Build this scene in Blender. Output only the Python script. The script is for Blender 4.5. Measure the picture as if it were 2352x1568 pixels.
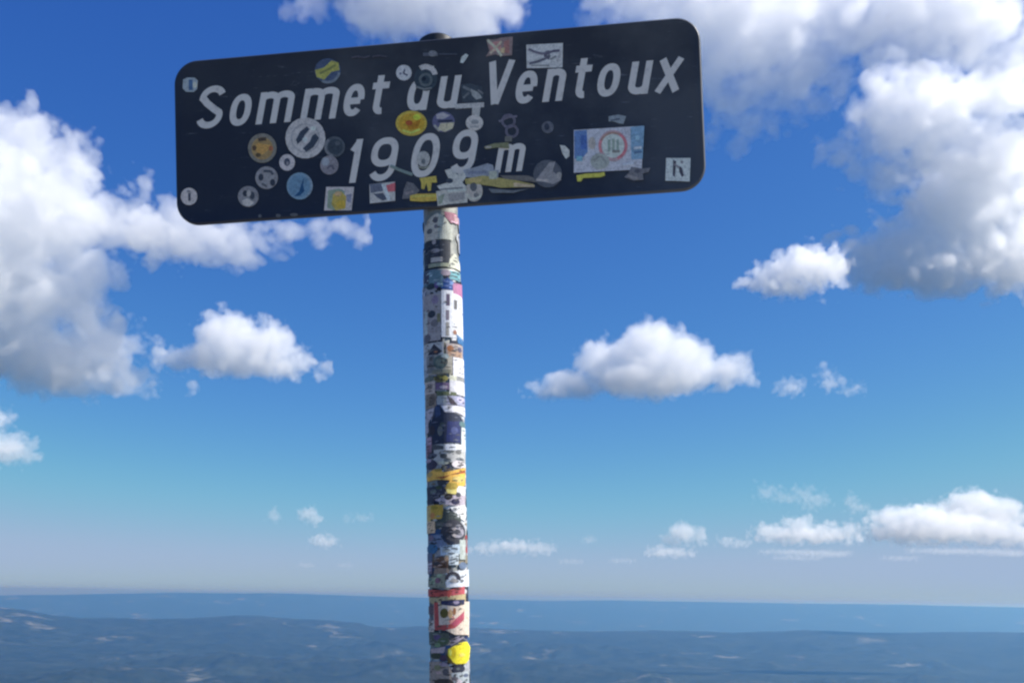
import bpy, bmesh, math, random
import numpy as np
from mathutils import Vector, Matrix

random.seed(7)
rng = np.random.default_rng(11)
scene = bpy.context.scene
for o in list(bpy.data.objects):
    bpy.data.objects.remove(o)
COL = scene.collection

# ------------------------------------------------------------------ camera, sky, sun, exposure
F = 1000.0            # focal length in pixels of a 1024 px wide picture
K = 1024.0 / 2352.0
CAM_Z = 1.62
PITCH = math.radians(6.0)
HORIZON = 1371.0
ROLL = math.radians(1.0)
SHIFT_PX = (HORIZON - 784.0) * K - F * math.tan(PITCH)

cam_data = bpy.data.cameras.new('camera')
cam = bpy.data.objects.new('camera', cam_data)
COL.objects.link(cam)
cam.location = (0, 0, CAM_Z)
cam.rotation_euler = (Matrix.Rotation(math.radians(90) + PITCH, 3, 'X') @ Matrix.Rotation(ROLL, 3, 'Z')).to_euler()
cam_data.sensor_width = 36.0
cam_data.lens = F / 1024.0 * 36.0
cam_data.shift_y = SHIFT_PX / 1024.0
cam_data.clip_start = 0.05
cam_data.clip_end = 300000.0
scene.camera = cam

SUN_AZ = math.radians(93.5)     # to the right of the view direction
SUN_EL = math.radians(47.0)
SUN_DIR = Vector((math.sin(SUN_AZ) * math.cos(SUN_EL), math.cos(SUN_AZ) * math.cos(SUN_EL), math.sin(SUN_EL)))

EXPOSURE = 0.76
SKY_LEVEL = 2 ** (0.45 - EXPOSURE)
world = bpy.data.worlds.new('World')
scene.world = world
world.use_nodes = True
nt = world.node_tree
nt.nodes.clear()
sky = nt.nodes.new('ShaderNodeTexSky')
sky.sky_type = 'NISHITA'
sky.sun_disc = False
sky.sun_elevation = SUN_EL
sky.sun_rotation = SUN_AZ
sky.altitude = 1900.0
sky.air_density = 1.0
sky.dust_density = 3.0
sky.ozone_density = 10.0
bg = nt.nodes.new('ShaderNodeBackground')
bg.inputs['Strength'].default_value = 0.125
# one tone curve for the whole sky (the camera's own rendering of blue)
SKY_STRENGTH = 0.125
sep_n = nt.nodes.new('ShaderNodeSeparateColor')
com_n = nt.nodes.new('ShaderNodeCombineColor')
nt.links.new(sky.outputs[0], sep_n.inputs[0])
for ch, (gam, amp, top) in enumerate(((1.52, 2.02, 0.262), (1.238, 1.33, 0.338), (0.611, 0.745, 0.50))):
    sc_ = nt.nodes.new('ShaderNodeMath'); sc_.operation = 'MULTIPLY'; sc_.inputs[1].default_value = 0.1
    mn = nt.nodes.new('ShaderNodeMath'); mn.operation = 'SMOOTH_MIN'; mn.inputs[1].default_value = top; mn.inputs[2].default_value = 0.16 * top
    pw = nt.nodes.new('ShaderNodeMath'); pw.operation = 'POWER'; pw.inputs[1].default_value = gam
    ml = nt.nodes.new('ShaderNodeMath'); ml.operation = 'MULTIPLY'; ml.inputs[1].default_value = amp * SKY_LEVEL / SKY_STRENGTH
    nt.links.new(sep_n.outputs[ch], sc_.inputs[0]); nt.links.new(sc_.outputs[0], mn.inputs[0])
    nt.links.new(mn.outputs[0], pw.inputs[0]); nt.links.new(pw.outputs[0], ml.inputs[0]); nt.links.new(ml.outputs[0], com_n.inputs[ch])
nt.links.new(com_n.outputs[0], bg.inputs[0])
bg.inputs['Strength'].default_value = SKY_STRENGTH
wo = nt.nodes.new('ShaderNodeOutputWorld')
nt.links.new(bg.outputs[0], wo.inputs[0])

sd = bpy.data.lights.new('sun', 'SUN')
sd.energy = 5.0
sd.angle = math.radians(0.5)
sd.color = (1.0, 0.955, 0.89)
sun = bpy.data.objects.new('sun', sd)
COL.objects.link(sun)
sun.rotation_euler = SUN_DIR.to_track_quat('Z', 'Y').to_euler()
sun.location = (20, 5, 30)

scene.view_settings.view_transform = 'Standard'
scene.view_settings.look = 'None'
scene.view_settings.exposure = EXPOSURE
scene.view_settings.gamma = 1.0
scene.view_settings.use_curve_mapping = False
cy = scene.cycles
scene.render.engine = 'CYCLES'
cy.max_bounces = 40
cy.diffuse_bounces = 3
cy.glossy_bounces = 2
cy.volume_bounces = 32
cy.transparent_max_bounces = 512
cy.use_denoising = True
cy.filter_width = 2.4

# ------------------------------------------------------------------ helpers
def lin(c):
    return tuple(((v / 255.0 + 0.055) / 1.055) ** 2.4 if v > 10 else v / 255.0 / 12.92 for v in c)

CP, SP = math.cos(PITCH), math.sin(PITCH)
CR, SR = math.cos(ROLL), math.sin(ROLL)
def project(p):
    """a point relative to the camera -> place in the 2352 px wide view, and its depth"""
    dep = p[1] * CP + p[2] * SP
    a, b_ = p[0] / dep, (p[2] * CP - p[1] * SP) / dep
    dx, dz = a * CR + b_ * SR, -a * SR + b_ * CR
    return 1176 + dx * F / K, 784 - (dz * F - SHIFT_PX) / K, dep
def ray(x, y):
    """direction through a point of the 2352 px wide view"""
    dx = (x - 1176.0) * K / F
    dz = ((784.0 - y) * K + SHIFT_PX) / F
    dx, dz = dx * CR - dz * SR, dx * SR + dz * CR
    return np.array([dx, CP - SP * dz, SP + CP * dz])

def tag(o, label=None, cat=None, group=None, kind=None):
    if label: o['label'] = label
    if cat: o['category'] = cat
    if group: o['group'] = group
    if kind: o['kind'] = kind
    return o

def link(name, me, mat=None, parent=None, label=None):
    o = bpy.data.objects.new(name, me)
    COL.objects.link(o)
    if mat is not None:
        me.materials.append(mat)
    if parent is not None:
        o.parent = parent
    if label:
        o['label'] = label
    return o

def pydata(name, verts, faces, smooth=False):
    me = bpy.data.meshes.new(name)
    me.from_pydata([tuple(v) for v in verts], [], [tuple(f) for f in faces])
    me.update()
    if smooth:
        me.polygons.foreach_set('use_smooth', [True] * len(me.polygons))
    return me

def quads_mesh(name, verts, quads, smooth=True, mat_index=None):
    me = bpy.data.meshes.new(name)
    nv, nq = len(verts), len(quads)
    me.vertices.add(nv)
    me.vertices.foreach_set('co', np.asarray(verts, dtype=np.float32).ravel())
    me.loops.add(nq * 4)
    me.loops.foreach_set('vertex_index', np.asarray(quads, dtype=np.int32).ravel())
    me.polygons.add(nq)
    me.polygons.foreach_set('loop_start', np.arange(0, nq * 4, 4, dtype=np.int32))
    me.polygons.foreach_set('loop_total', np.full(nq, 4, dtype=np.int32))
    if mat_index is not None:
        me.polygons.foreach_set('material_index', np.asarray(mat_index, dtype=np.int32))
    me.polygons.foreach_set('use_smooth', np.full(nq, smooth, dtype=bool))
    me.update(calc_edges=True)
    return me

def new_mat(name):
    m = bpy.data.materials.new(name)
    m.use_nodes = True
    return m, m.node_tree, m.node_tree.nodes['Principled BSDF']

def node(t, kind, **kw):
    n = t.nodes.new(kind)
    for k, v in kw.items():
        setattr(n, k, v)
    return n

def mixcol(t, fac, a, b, blend='MIX'):
    n = node(t, 'ShaderNodeMix', data_type='RGBA', blend_type=blend)
    for sock, v in ((n.inputs['Factor'], fac), (n.inputs['A'], a), (n.inputs['B'], b)):
        if hasattr(v, 'is_linked') or isinstance(v, bpy.types.NodeSocket):
            t.links.new(v, sock)
        else:
            sock.default_value = v if isinstance(v, (int, float)) else (*v, 1.0)[:4]
    return n.outputs['Result']

def ramp(t, src, stops):
    r = node(t, 'ShaderNodeValToRGB')
    while len(r.color_ramp.elements) < len(stops):
        r.color_ramp.elements.new(0.5)
    for e, (p, c) in zip(r.color_ramp.elements, stops):
        e.position = p
        e.color = (*c, 1) if isinstance(c, tuple) else (c, c, c, 1)
    t.links.new(src, r.inputs[0])
    return r.outputs[0]

def noise_tex(t, scale, detail=4, rough=0.55, vec=None):
    n = node(t, 'ShaderNodeTexNoise')
    n.inputs['Scale'].default_value = scale
    n.inputs['Detail'].default_value = detail
    n.inputs['Roughness'].default_value = rough
    if vec is not None:
        t.links.new(vec, n.inputs['Vector'])
    return n.outputs['Fac']

# ------------------------------------------------------------------ terrain
def band_noise_2d(n, beta, lo, hi, seed):
    r = np.random.default_rng(seed)
    w = np.fft.rfft2(r.standard_normal((n, n)))
    fx = np.fft.fftfreq(n)[:, None] * n
    fy = np.fft.rfftfreq(n)[None, :] * n
    f = np.hypot(fx, fy)
    f[0, 0] = 1
    a = f ** (-beta)
    a[(f < lo) | (f > hi)] = 0
    g = np.fft.irfft2(w * a, s=(n, n))
    return g / g.std()

NOI = band_noise_2d(1024, 1.9, 4, 400, 3)
NOI2 = band_noise_2d(1024, 1.6, 4, 400, 5)
def sample(tab, x, y, period):
    n = tab.shape[0]
    u = (x / period % 1.0) * n
    v = (y / period % 1.0) * n
    i = np.floor(u).astype(int); j = np.floor(v).astype(int)
    a = u - i; b = v - j
    i0, i1, j0, j1 = i % n, (i + 1) % n, j % n, (j + 1) % n
    return (tab[i0, j0] * (1 - a) * (1 - b) + tab[i1, j0] * a * (1 - b)
            + tab[i0, j1] * (1 - a) * b + tab[i1, j1] * a * b)

FAR_LINE = [(-400, 1366), (0, 1366), (150, 1365), (280, 1362), (400, 1360), (560, 1362), (640, 1360), (740, 1364), (860, 1369),
            (1090, 1375), (1250, 1379), (1400, 1378), (1600, 1381), (1900, 1386), (2050, 1387), (2200, 1391), (2352, 1394), (2700, 1401)]
NEAR_LINE = [(-400, 1380), (0, 1394), (60, 1400), (120, 1412), (180, 1418), (300, 1419), (430, 1420), (540, 1413), (600, 1414), (680, 1421),
             (760, 1424), (830, 1431), (860, 1440), (900, 1441), (960, 1437), (1100, 1442), (1200, 1445), (1330, 1450),
             (1500, 1447), (1700, 1452), (1850, 1446), (2000, 1452), (2352, 1451), (2700, 1450)]
R_FAR, R_NEAR = 56000.0, 25000.0
def line_height(az, line, r):
    xs = np.array([p[0] for p in line], float); ys = np.array([p[1] for p in line], float)
    pa, pz = [], []
    for x, y in line:
        d = ray(x, y)
        pa.append(math.atan2(d[0], d[1])); pz.append(CAM_Z + r * d[2] / math.hypot(d[0], d[1]))
    return np.interp(az, pa, pz)

def terrain_height(az, r):
    x, y = r * np.sin(az), r * np.cos(az)
    # a rocky summit, a scree slope and the plain far below it
    slope = np.where(r < 3.0, 0.0, (r - 3.0))
    mount = -0.34 * slope - 0.0
    plain = -1200.0 - 300.0 * np.clip((r - 27000.0) / 16000.0, 0, 1)
    k = 120.0
    d = (mount - plain) / k
    base = plain + k * np.log1p(np.exp(np.clip(d, -40, 40)))
    base = np.where(d > 40, mount, base)
    near = np.clip((r - 6.0) / 60.0, 0, 1)
    rough = sample(NOI2, x, y, 40.0) * 0.05 * np.clip(r / 3.0 - 0.6, 0, 1) * np.exp(-r / 400.0)
    mid = sample(NOI, x, y, 4000.0) * 14.0 * near * np.clip(r / 1500.0, 0, 1) * np.exp(-r / 9000.0)
    far = np.clip((r - 5000.0) / 4000.0, 0, 1)
    und = (sample(NOI, x, y, 24000.0) * 34.0 + sample(NOI2, x, y, 9000.0) * 16.0) * far
    z = base + rough + mid + und
    # low wooded rises on the plain, then the two long ridges
    for r0, w, amp, per, s in ((13500., 900., 45., 16000., 0.0), (16000., 1100., 80., 21000., 4000.), (19500., 1300., 110., 26000., 9000.)):
        n = sample(NOI, x + s, y * 0.3 + s, per)
        z = z + np.exp(-((r - r0 - 700 * n) / w) ** 2) * np.clip(amp * (0.6 + 0.9 * n), 0, None)
    zn = line_height(az, NEAR_LINE, R_NEAR) + sample(NOI2, x, y, 11000.0) * 5.0
    gn = np.where(r < R_NEAR, np.exp(-((r - R_NEAR) / 3800.0) ** 2), np.exp(-((r - R_NEAR) / 2000.0) ** 2))
    z = np.maximum(z, plain + (zn - plain) * gn)
    zf = line_height(az, FAR_LINE, R_FAR) + sample(NOI2, x, y, 30000.0) * 5.0
    gf = np.where(r < R_FAR, np.exp(-((r - R_FAR) / 8000.0) ** 2), np.exp(-((r - R_FAR) / 6000.0) ** 2))
    z = np.maximum(z, plain + (zf - plain) * gf) * 1.0
    gate = np.clip((r - 9000) / 3000, 0, 1)
    # nothing rises over the eye line inside the air
    z = np.where(r > 200, np.minimum(z, -2.0), z)
    return z

az = np.radians(np.concatenate([np.arange(-180, -40, 4.0), np.arange(-40, 40, 0.12), np.arange(40, 180, 4.0)]))
rr = np.concatenate([np.geomspace(0.25, 6000, 150)[:-1], np.geomspace(6000, 62000, 210)[:-1], np.geomspace(62000, 80000, 10)])
A, R_ = np.meshgrid(az, rr)
Z = terrain_height(A, R_)
na, nr = len(az), len(rr)
V = np.stack([R_ * np.sin(A), R_ * np.cos(A), Z], -1).reshape(-1, 3)
V = np.concatenate([V, [[0, 0, Z[0].mean()]]])
I, J = np.meshgrid(np.arange(nr - 1), np.arange(na), indexing='ij')
J2 = (J + 1) % na
Q = np.stack([I * na + J, (I + 1) * na + J, (I + 1) * na + J2, I * na + J2], -1).reshape(-1, 4)
ctr = len(V) - 1
me = quads_mesh('terrain', V, Q)
bm = bmesh.new(); bm.from_mesh(me); bm.verts.ensure_lookup_table()
for j in range(na):
    f = bm.faces.new((bm.verts[ctr], bm.verts[j], bm.verts[(j + 1) % na])); f.smooth = True
bmesh.ops.recalc_face_normals(bm, faces=bm.faces)
bm.to_mesh(me); bm.free()

m, t, b = new_mat('ground_cover')
geo = node(t, 'ShaderNodeNewGeometry')
pos = geo.outputs['Position']
ln = node(t, 'ShaderNodeVectorMath', operation='LENGTH'); t.links.new(pos, ln.inputs[0])
def scaled(s):
    v = node(t, 'ShaderNodeVectorMath', operation='SCALE'); t.links.new(pos, v.inputs[0]); v.inputs['Scale'].default_value = s
    return v.outputs[0]
forest = ramp(t, noise_tex(t, 1.0, 5, 0.62, scaled(1 / 900.0)), [(0.30, (0.006, 0.013, 0.012)), (0.52, (0.012, 0.022, 0.020)), (0.70, (0.030, 0.042, 0.034))])
clump = noise_tex(t, 1.0, 3, 0.7, scaled(1 / 260.0))
forest = mixcol(t, 0.5, forest, ramp(t, clump, [(0.38, (0.005, 0.010, 0.009)), (0.62, (0.036, 0.048, 0.038))]))
vor = node(t, 'ShaderNodeTexVoronoi'); vor.inputs['Scale'].default_value = 1.0
t.links.new(scaled(1 / 300.0), vor.inputs['Vector'])
sep = node(t, 'ShaderNodeSeparateColor'); t.links.new(vor.outputs['Color'], sep.inputs[0])
fieldcol = ramp(t, sep.outputs[0], [(0.0, (0.07, 0.085, 0.07)), (0.5, (0.14, 0.15, 0.14)), (1.0, (0.22, 0.23, 0.23))])
patch = noise_tex(t, 1.0, 4, 0.6, scaled(1 / 1300.0))
sel = node(t, 'ShaderNodeMath', operation='MULTIPLY')
t.links.new(ramp(t, patch, [(0.58, 0.0), (0.68, 0.65)]), sel.inputs[0])
t.links.new(ramp(t, sep.outputs[1], [(0.45, 0.0), (0.55, 1.0)]), sel.inputs[1])
land = mixcol(t, sel.outputs[0], forest, fieldcol)
# pale limestone workings and villages, rare
quarry = noise_tex(t, 1.0, 3, 0.55, scaled(1 / 900.0))
land = mixcol(t, ramp(t, quarry, [(0.775, 0.0), (0.79, 0.85)]), land, (0.36, 0.37, 0.38))
scree = ramp(t, noise_tex(t, 3.0, 8, 0.7, pos), [(0.3, (0.14, 0.13, 0.12)), (0.55, (0.28, 0.27, 0.25)), (0.8, (0.42, 0.40, 0.38))])
mr = node(t, 'ShaderNodeMapRange'); t.links.new(ln.outputs['Value'], mr.inputs['Value'])
mr.inputs['From Min'].default_value = 700; mr.inputs['From Max'].default_value = 1900
t.links.new(mixcol(t, mr.outputs[0], scree, land), b.inputs['Base Color'])
b.inputs['Roughness'].default_value = 0.95
b.inputs['Specular IOR Level'].default_value = 0.1
bmp = node(t, 'ShaderNodeBump'); bmp.inputs['Strength'].default_value = 0.5; bmp.inputs['Distance'].default_value = 0.05
t.links.new(noise_tex(t, 12.0, 6, 0.7, pos), bmp.inputs['Height']); t.links.new(bmp.outputs[0], b.inputs['Normal'])
me.materials.append(m)
ter = bpy.data.objects.new('terrain', me); COL.objects.link(ter)
tag(ter, 'hazy blue wooded plain with long low ridges far below the summit', kind='structure')

# ------------------------------------------------------------------ haze
HAZE_TOP = 60.0
hm = bpy.data.materials.new('air'); hm.use_nodes = True
ht = hm.node_tree; ht.nodes.clear()
ho = ht.nodes.new('ShaderNodeOutputMaterial')
hv = ht.nodes.new('ShaderNodeVolumePrincipled')
hv.inputs['Color'].default_value = (0.20, 0.52, 1.0, 1)
hv.inputs['Absorption Color'].default_value = (0.80, 0.80, 0.80, 1)
hv.inputs['Density'].default_value = 4.1e-5
hv.inputs['Anisotropy'].default_value = 0.64
ht.links.new(hv.outputs[0], ho.inputs['Volume'])
S, zb = 84000.0, float(Z.min()) - 1.0 - 5.0
hz = link('haze', pydata('haze', [(-S, -S, zb), (S, -S, zb), (S, S, zb), (-S, S, zb), (-S, -S, HAZE_TOP), (S, -S, HAZE_TOP), (S, S, HAZE_TOP), (-S, S, HAZE_TOP)],
    [(3, 2, 1, 0), (4, 5, 6, 7), (0, 1, 5, 4), (1, 2, 6, 5), (2, 3, 7, 6), (3, 0, 4, 7)]), hm)
tag(hz, 'blue haze lying over the plain and ridges', kind='stuff')

# ------------------------------------------------------------------ clouds
def billow(shape, wavelength, octaves, gain, r, fold=True):
    """rounded puffs: octaves of folded band-limited noise; wavelength in cells"""
    out = np.zeros(shape, np.float32)
    amp = 1.0; tot = 0.0
    fx = np.fft.fftfreq(shape[0])[:, None, None]
    fy = np.fft.fftfreq(shape[1])[None, :, None]
    fz = np.fft.rfftfreq(shape[2])[None, None, :]
    f = np.sqrt(fx * fx + fy * fy + fz * fz).astype(np.float32)
    w = np.fft.rfftn(r.standard_normal(shape).astype(np.float32))
    wl = wavelength
    for o in range(octaves):
        if wl < 3.0:
            break
        f0 = 1.0 / wl
        g = np.exp(-((f - f0) / (0.45 * f0)) ** 2).astype(np.float32)
        n = np.fft.irfftn(np.roll(w, 3 * o, axis=0) * g, s=shape).astype(np.float32)
        n /= n.std() + 1e-9
        out += amp * ((np.abs(n) - 0.8) if fold else 0.6 * n)
        tot += amp
        amp *= gain; wl *= 0.5
    return out / 0.6

def surface_nets(f):
    """closed quad surface of f > 0; f is negative on the border"""
    s = f > 0
    nx, ny, nz = f.shape
    cnt = np.zeros((nx - 1, ny - 1, nz - 1), np.float32)
    acc = np.zeros((nx - 1, ny - 1, nz - 1, 3), np.float32)
    offs = [(0, 0), (0, 1), (1, 0), (1, 1)]
    for ax in range(3):
        for o1, o2 in offs:
            o = [0, 0, 0]
            oth = [a for a in range(3) if a != ax]
            o[oth[0]] = o1; o[oth[1]] = o2
            sl0 = tuple(slice(o[a], o[a] + f.shape[a] - 1) for a in range(3))
            o[ax] = 1
            sl1 = tuple(slice(o[a], o[a] + f.shape[a] - 1) for a in range(3))
            a0, a1 = f[sl0], f[sl1]
            x = (s[sl0] != s[sl1])
            idx = np.nonzero(x)
            if len(idx[0]) == 0:
                continue
            tt = a0[idx] / (a0[idx] - a1[idx])
            cnt[idx] += 1
            p = np.zeros((len(tt), 3), np.float32)
            p[:, ax] = tt; p[:, oth[0]] = o1; p[:, oth[1]] = o2
            acc[idx] += p
    act = cnt > 0
    ids = np.full(act.shape, -1, np.int64)
    cells = np.argwhere(act)
    ids[act] = np.arange(len(cells))
    verts = cells + acc[act] / cnt[act][:, None]
    quads = []
    for ax in range(3):
        u, v = [(1, 2), (2, 0), (0, 1)][ax]
        sl0 = [slice(1, n - 1) for n in f.shape]; sl1 = list(sl0)
        sl0[ax] = slice(0, f.shape[ax] - 1); sl1[ax] = slice(1, f.shape[ax])
        a, b_ = s[tuple(sl0)], s[tuple(sl1)]
        for flip in (False, True):
            loc = np.argwhere((a & ~b_) if not flip else (~a & b_))
            if len(loc) == 0:
                continue
            base = loc.copy()
            base[:, u] += 1; base[:, v] += 1          # grid index of the edge start
            c = []
            for du, dv in ((-1, -1), (0, -1), (0, 0), (-1, 0)):
                cc = base.copy(); cc[:, u] += du; cc[:, v] += dv
                c.append(ids[cc[:, 0], cc[:, 1], cc[:, 2]])
            q = np.stack(c, -1)
            quads.append(q[:, ::-1] if flip else q)
    return verts, (np.concatenate(quads) if quads else np.zeros((0, 4), int))

CLOUD_BASE = 900.0
def cloud_mats(dens, g):
    out = []
    for i, d in enumerate(dens):
        mm = bpy.data.materials.new('cloud_vapour'); mm.use_nodes = True
        tt = mm.node_tree; tt.nodes.clear()
        oo = tt.nodes.new('ShaderNodeOutputMaterial')
        vs = tt.nodes.new('ShaderNodeVolumeScatter')
        vs.inputs['Color'].default_value = (1.0, 1.0, 1.0, 1)
        vs.inputs['Density'].default_value = d
        vs.inputs['Anisotropy'].default_value = g
        tt.links.new(vs.outputs[0], oo.inputs['Volume'])
        out.append(mm)
    return out

cloud_tris = [0]
def cloud(label, base_y, blobs, holes=(), amp=1.0, wl=70.0, vox=2.5, dens=1.0, depth=0.8, flat=None, thick=1.0, seed=0, dist=None, soft=1.0, g=0.1):
    r = np.random.default_rng(100 + seed)
    D = dist or CLOUD_BASE / max(0.02, (HORIZON - base_y) * K / F)
    s = K * D / F / ray(1176, base_y)[1] * 1.0
    s = K * D / F                                   # metres to a pixel at that distance
    xs0 = min(b[0] - b[2] for b in blobs) - 14 * amp - 3 * vox; xs1 = max(b[0] + b[2] for b in blobs) + 14 * amp + 3 * vox
    ys0 = min(b[1] - b[3] for b in blobs) - 14 * amp - 3 * vox; ys1 = max(b[1] + b[3] for b in blobs) + 14 * amp + 3 * vox
    zr = max(math.sqrt(b[2] * b[3]) for b in blobs) * depth * 1.15 + 12 * amp + 3 * vox
    nx = max(8, int((xs1 - xs0) / vox)); ny = max(8, int((ys1 - ys0) / vox)); nz = max(8, int(2 * zr / vox))
    gx = (xs0 + np.arange(nx) * vox).astype(np.float32)[:, None, None]
    gy = (ys0 + np.arange(ny) * vox).astype(np.float32)[None, :, None]
    gz = (-zr + np.arange(nz) * vox).astype(np.float32)[None, None, :]
    f = np.full((nx, ny, nz), -1e3, np.float32)
    for bl in blobs:
        bx, by, rx, ry = bl[:4]
        rz = math.sqrt(rx * ry) * depth
        oz = float(r.uniform(-0.15, 0.15)) * zr
        q = np.sqrt(((gx - bx) / rx) ** 2 + ((gy - by) / ry) ** 2 + ((gz - oz) / rz) ** 2)
        d = (1.0 - q) * min(rx, ry, rz)
        kk = 8.0
        h = np.clip(0.5 + 0.5 * (d - f) / kk, 0, 1)
        f = f * (1 - h) + d * h + kk * h * (1 - h)
    for bx, by, rx, ry in holes:
        q = np.sqrt(((gx - bx) / rx) ** 2 + ((gy - by) / ry) ** 2)
        f = np.minimum(f, (q - 1.0) * min(rx, ry))
    n = 0.62 * billow((nx, ny, nz), wl / vox, 5, 0.56, r) + 0.5 * billow((nx, ny, nz), wl / vox, 5, 0.62, r, False)
    f = f + n * 7.5 * amp
    fb = flat if flat is not None else None
    if fb is not None:
        fy = (fb - gy) * 0.8 + n * 2.5 * amp + 4
        f = np.minimum(f, np.broadcast_to(fy, f.shape))
    f[0], f[-1] = -40, -40
    f[:, 0], f[:, -1] = -40, -40
    f[:, :, 0], f[:, :, -1] = -40, -40
    shells = ((-3.0 * soft, 0.005), (0.0, 0.008), (4.0 * soft, 0.009), (11.0 * soft, 0.006))
    vs, qs, mi, dl, off, k = [], [], [], [], 0, 0
    for th, de in shells:
        v, q = surface_nets(f - th)
        if len(q) == 0:
            continue
        vs.append(v); qs.append(q + off); mi.append(np.full(len(q), k)); off += len(v); k += 1
        dl.append(de * dens / s)
    v = np.concatenate(vs); q = np.concatenate(qs)
    px = xs0 + v[:, 0] * vox; py = ys0 + v[:, 1] * vox; pz = -zr + v[:, 2] * vox
    cxm, cym = px.mean(), py.mean()
    c0 = ray(cxm, cym); c0 = c0 / c0[1] * D + np.array([0, 0, CAM_Z])
    X = (px - cxm) * s; Zz = -(py - cym) * s; Y = pz * s
    W = np.stack([X, Y, Zz], -1)
    W[:, 2] = np.maximum(W[:, 2], HAZE_TOP + 6.0 - c0[2])
    a_, b_, c_ = W[q[:, 0]], W[q[:, 1]], W[q[:, 2]]
    if float(np.einsum('ij,ij->i', a_.astype(float), np.cross(b_, c_)).sum()) < 0:
        q = q[:, ::-1]                              # faces look outwards
    me = quads_mesh('cloud', W, q, True, np.concatenate(mi))
    for mm in cloud_mats(dl, g):
        me.materials.append(mm)
    o = bpy.data.objects.new('cloud', me); COL.objects.link(o); o.location = c0
    cloud_tris[0] += 2 * len(q)
    tag(o, label, 'cloud', 'cumulus clouds over the plain')
    return o

CLOUDS = True
if CLOUDS:
    cloud('plump white cumulus alone in mid sky right of the pole', 905,
          [(1500, 800, 72, 72), (1440, 820, 50, 50), (1380, 838, 62, 55), (1580, 830, 75, 62), (1670, 848, 58, 40), (1490, 865, 160, 48), (1310, 885, 70, 36), (1262, 908, 50, 24), (1225, 918, 24, 12), (1705, 855, 34, 26)],
          flat=912, amp=0.8, seed=1, dens=0.7, wl=80, vox=2.6)
    cloud('small rounded white cumulus just left of the pole under the sign', 860,
          [(525, 785, 78, 70), (610, 795, 66, 62), (470, 822, 60, 42), (675, 830, 48, 36), (560, 835, 150, 30), (395, 828, 42, 24), (352, 800, 20, 16), (730, 850, 24, 10)],
          flat=860, seed=2, dens=0.7, wl=70, vox=2.5)
    cloud('huge white cloud bank filling the left edge beside the sign', 905,
          [(30, 330, 120, 100), (140, 370, 90, 90), (60, 500, 190, 150), (200, 500, 110, 80), (300, 510, 100, 66), (420, 535, 130, 74), (530, 555, 100, 52), (595, 592, 50, 22),
           (690, 508, 130, 24), (790, 505, 60, 14), (180, 620, 105, 75), (60, 690, 190, 120), (190, 660, 90, 60), (110, 800, 200, 105), (215, 875, 140, 48), (330, 905, 56, 26), (250, 780, 66, 66), (-120, 560, 220, 330), (330, 405, 14, 26)],
          holes=[(160, 752, 24, 28), (300, 720, 40, 14)], flat=918, seed=3, g=0.3, dens=0.58, wl=110, vox=4.2, amp=1.4, depth=0.55)
    cloud('small white cloud cut off by the left edge low down', 1065,
          [(10, 1030, 68, 34), (-25, 960, 42, 34), (-60, 1010, 70, 60)], flat=1066, seed=4, dens=0.6, vox=2.4, wl=50)
    cloud('bright cloud top peeping over the middle of the sign', 120,
          [(900, 20, 130, 76), (1060, 20, 120, 80), (1000, -60, 230, 80), (1150, 0, 66, 66), (815, 22, 60, 46), (700, 25, 50, 28), (1190, 20, 40, 40)], seed=5, g=0.42, dens=0.5, wl=90, vox=4.0, amp=1.3, dist=2700, soft=1.6)
    cloud('broad grey-white cloud sheet overhead behind the right end of the sign', 330,
          [(1480, -40, 190, 90), (1700, 60, 210, 180), (1655, 230, 90, 100), (1755, 215, 120, 96), (1850, 130, 120, 90), (1400, -10, 90, 56), (1690, 325, 34, 34), (1930, 40, 210, 110), (2180, 10, 240, 150), (2300, 90, 90, 130)],
          seed=6, g=0.6, depth=0.42, dens=0.55, wl=120, vox=4.8, amp=1.6, dist=2500, soft=1.7)
    cloud('ragged grey veil cloud against the upper right edge', 450,
          [(2060, 240, 96, 120), (2160, 270, 150, 130), (2300, 230, 150, 90), (1955, 355, 76, 34), (2030, 405, 90, 54), (2020, 320, 70, 70), (2130, 390, 120, 76), (2260, 330, 120, 90), (1990, 320, 60, 60)],
          holes=[(2320, 268, 46, 10), (2130, 430, 40, 12)], seed=7, g=0.5, depth=0.5, dens=0.75, wl=90, vox=4.0, amp=1.4, dist=2950, soft=1.8)
    cloud('large white cumulus at the right edge level with the foot of the sign', 690,
          [(2270, 430, 170, 110), (2350, 340, 100, 60), (2200, 520, 150, 80), (2085, 570, 105, 70), (1985, 605, 86, 64), (2130, 628, 215, 64), (2330, 580, 150, 100), (1945, 630, 30, 34), (2100, 490, 30, 30)],
          flat=690, seed=8, g=0.42, depth=0.55, dens=0.8, wl=90, vox=3.8, amp=1.4)
    cloud('little white puff touching the left end of the big right cloud', 690,
          [(1850, 610, 70, 46), (1780, 640, 60, 34), (1905, 610, 50, 44), (1810, 662, 70, 24), (1730, 650, 34, 16)], seed=9, dist=2650, g=0.42, wl=50, vox=2.4, soft=0.9)
    cloud('faint tiny wisp right of the lone cumulus', 910, [(1815, 888, 32, 18), (1830, 875, 14, 12)], seed=10, wl=34, vox=2.0, dens=0.55, amp=0.7)
    cloud('faint hooked wisp farther right of the lone cumulus', 905, [(1896, 860, 15, 22), (1912, 882, 26, 12), (1955, 892, 26, 9)], seed=11, wl=34, vox=2.0, dens=0.6, amp=0.7)
    # low far clouds, left of the pole
    cloud('leftmost tiny puff of the small clouds left of the pole', 1196, [(630, 1183, 13, 13)], seed=12, wl=24, vox=1.6, amp=0.5, dens=0.7)
    cloud('brightest small puff left of the pole above the plain', 1205, [(708, 1180, 20, 15), (726, 1192, 18, 12)], seed=13, wl=24, vox=1.6, amp=0.5)
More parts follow.
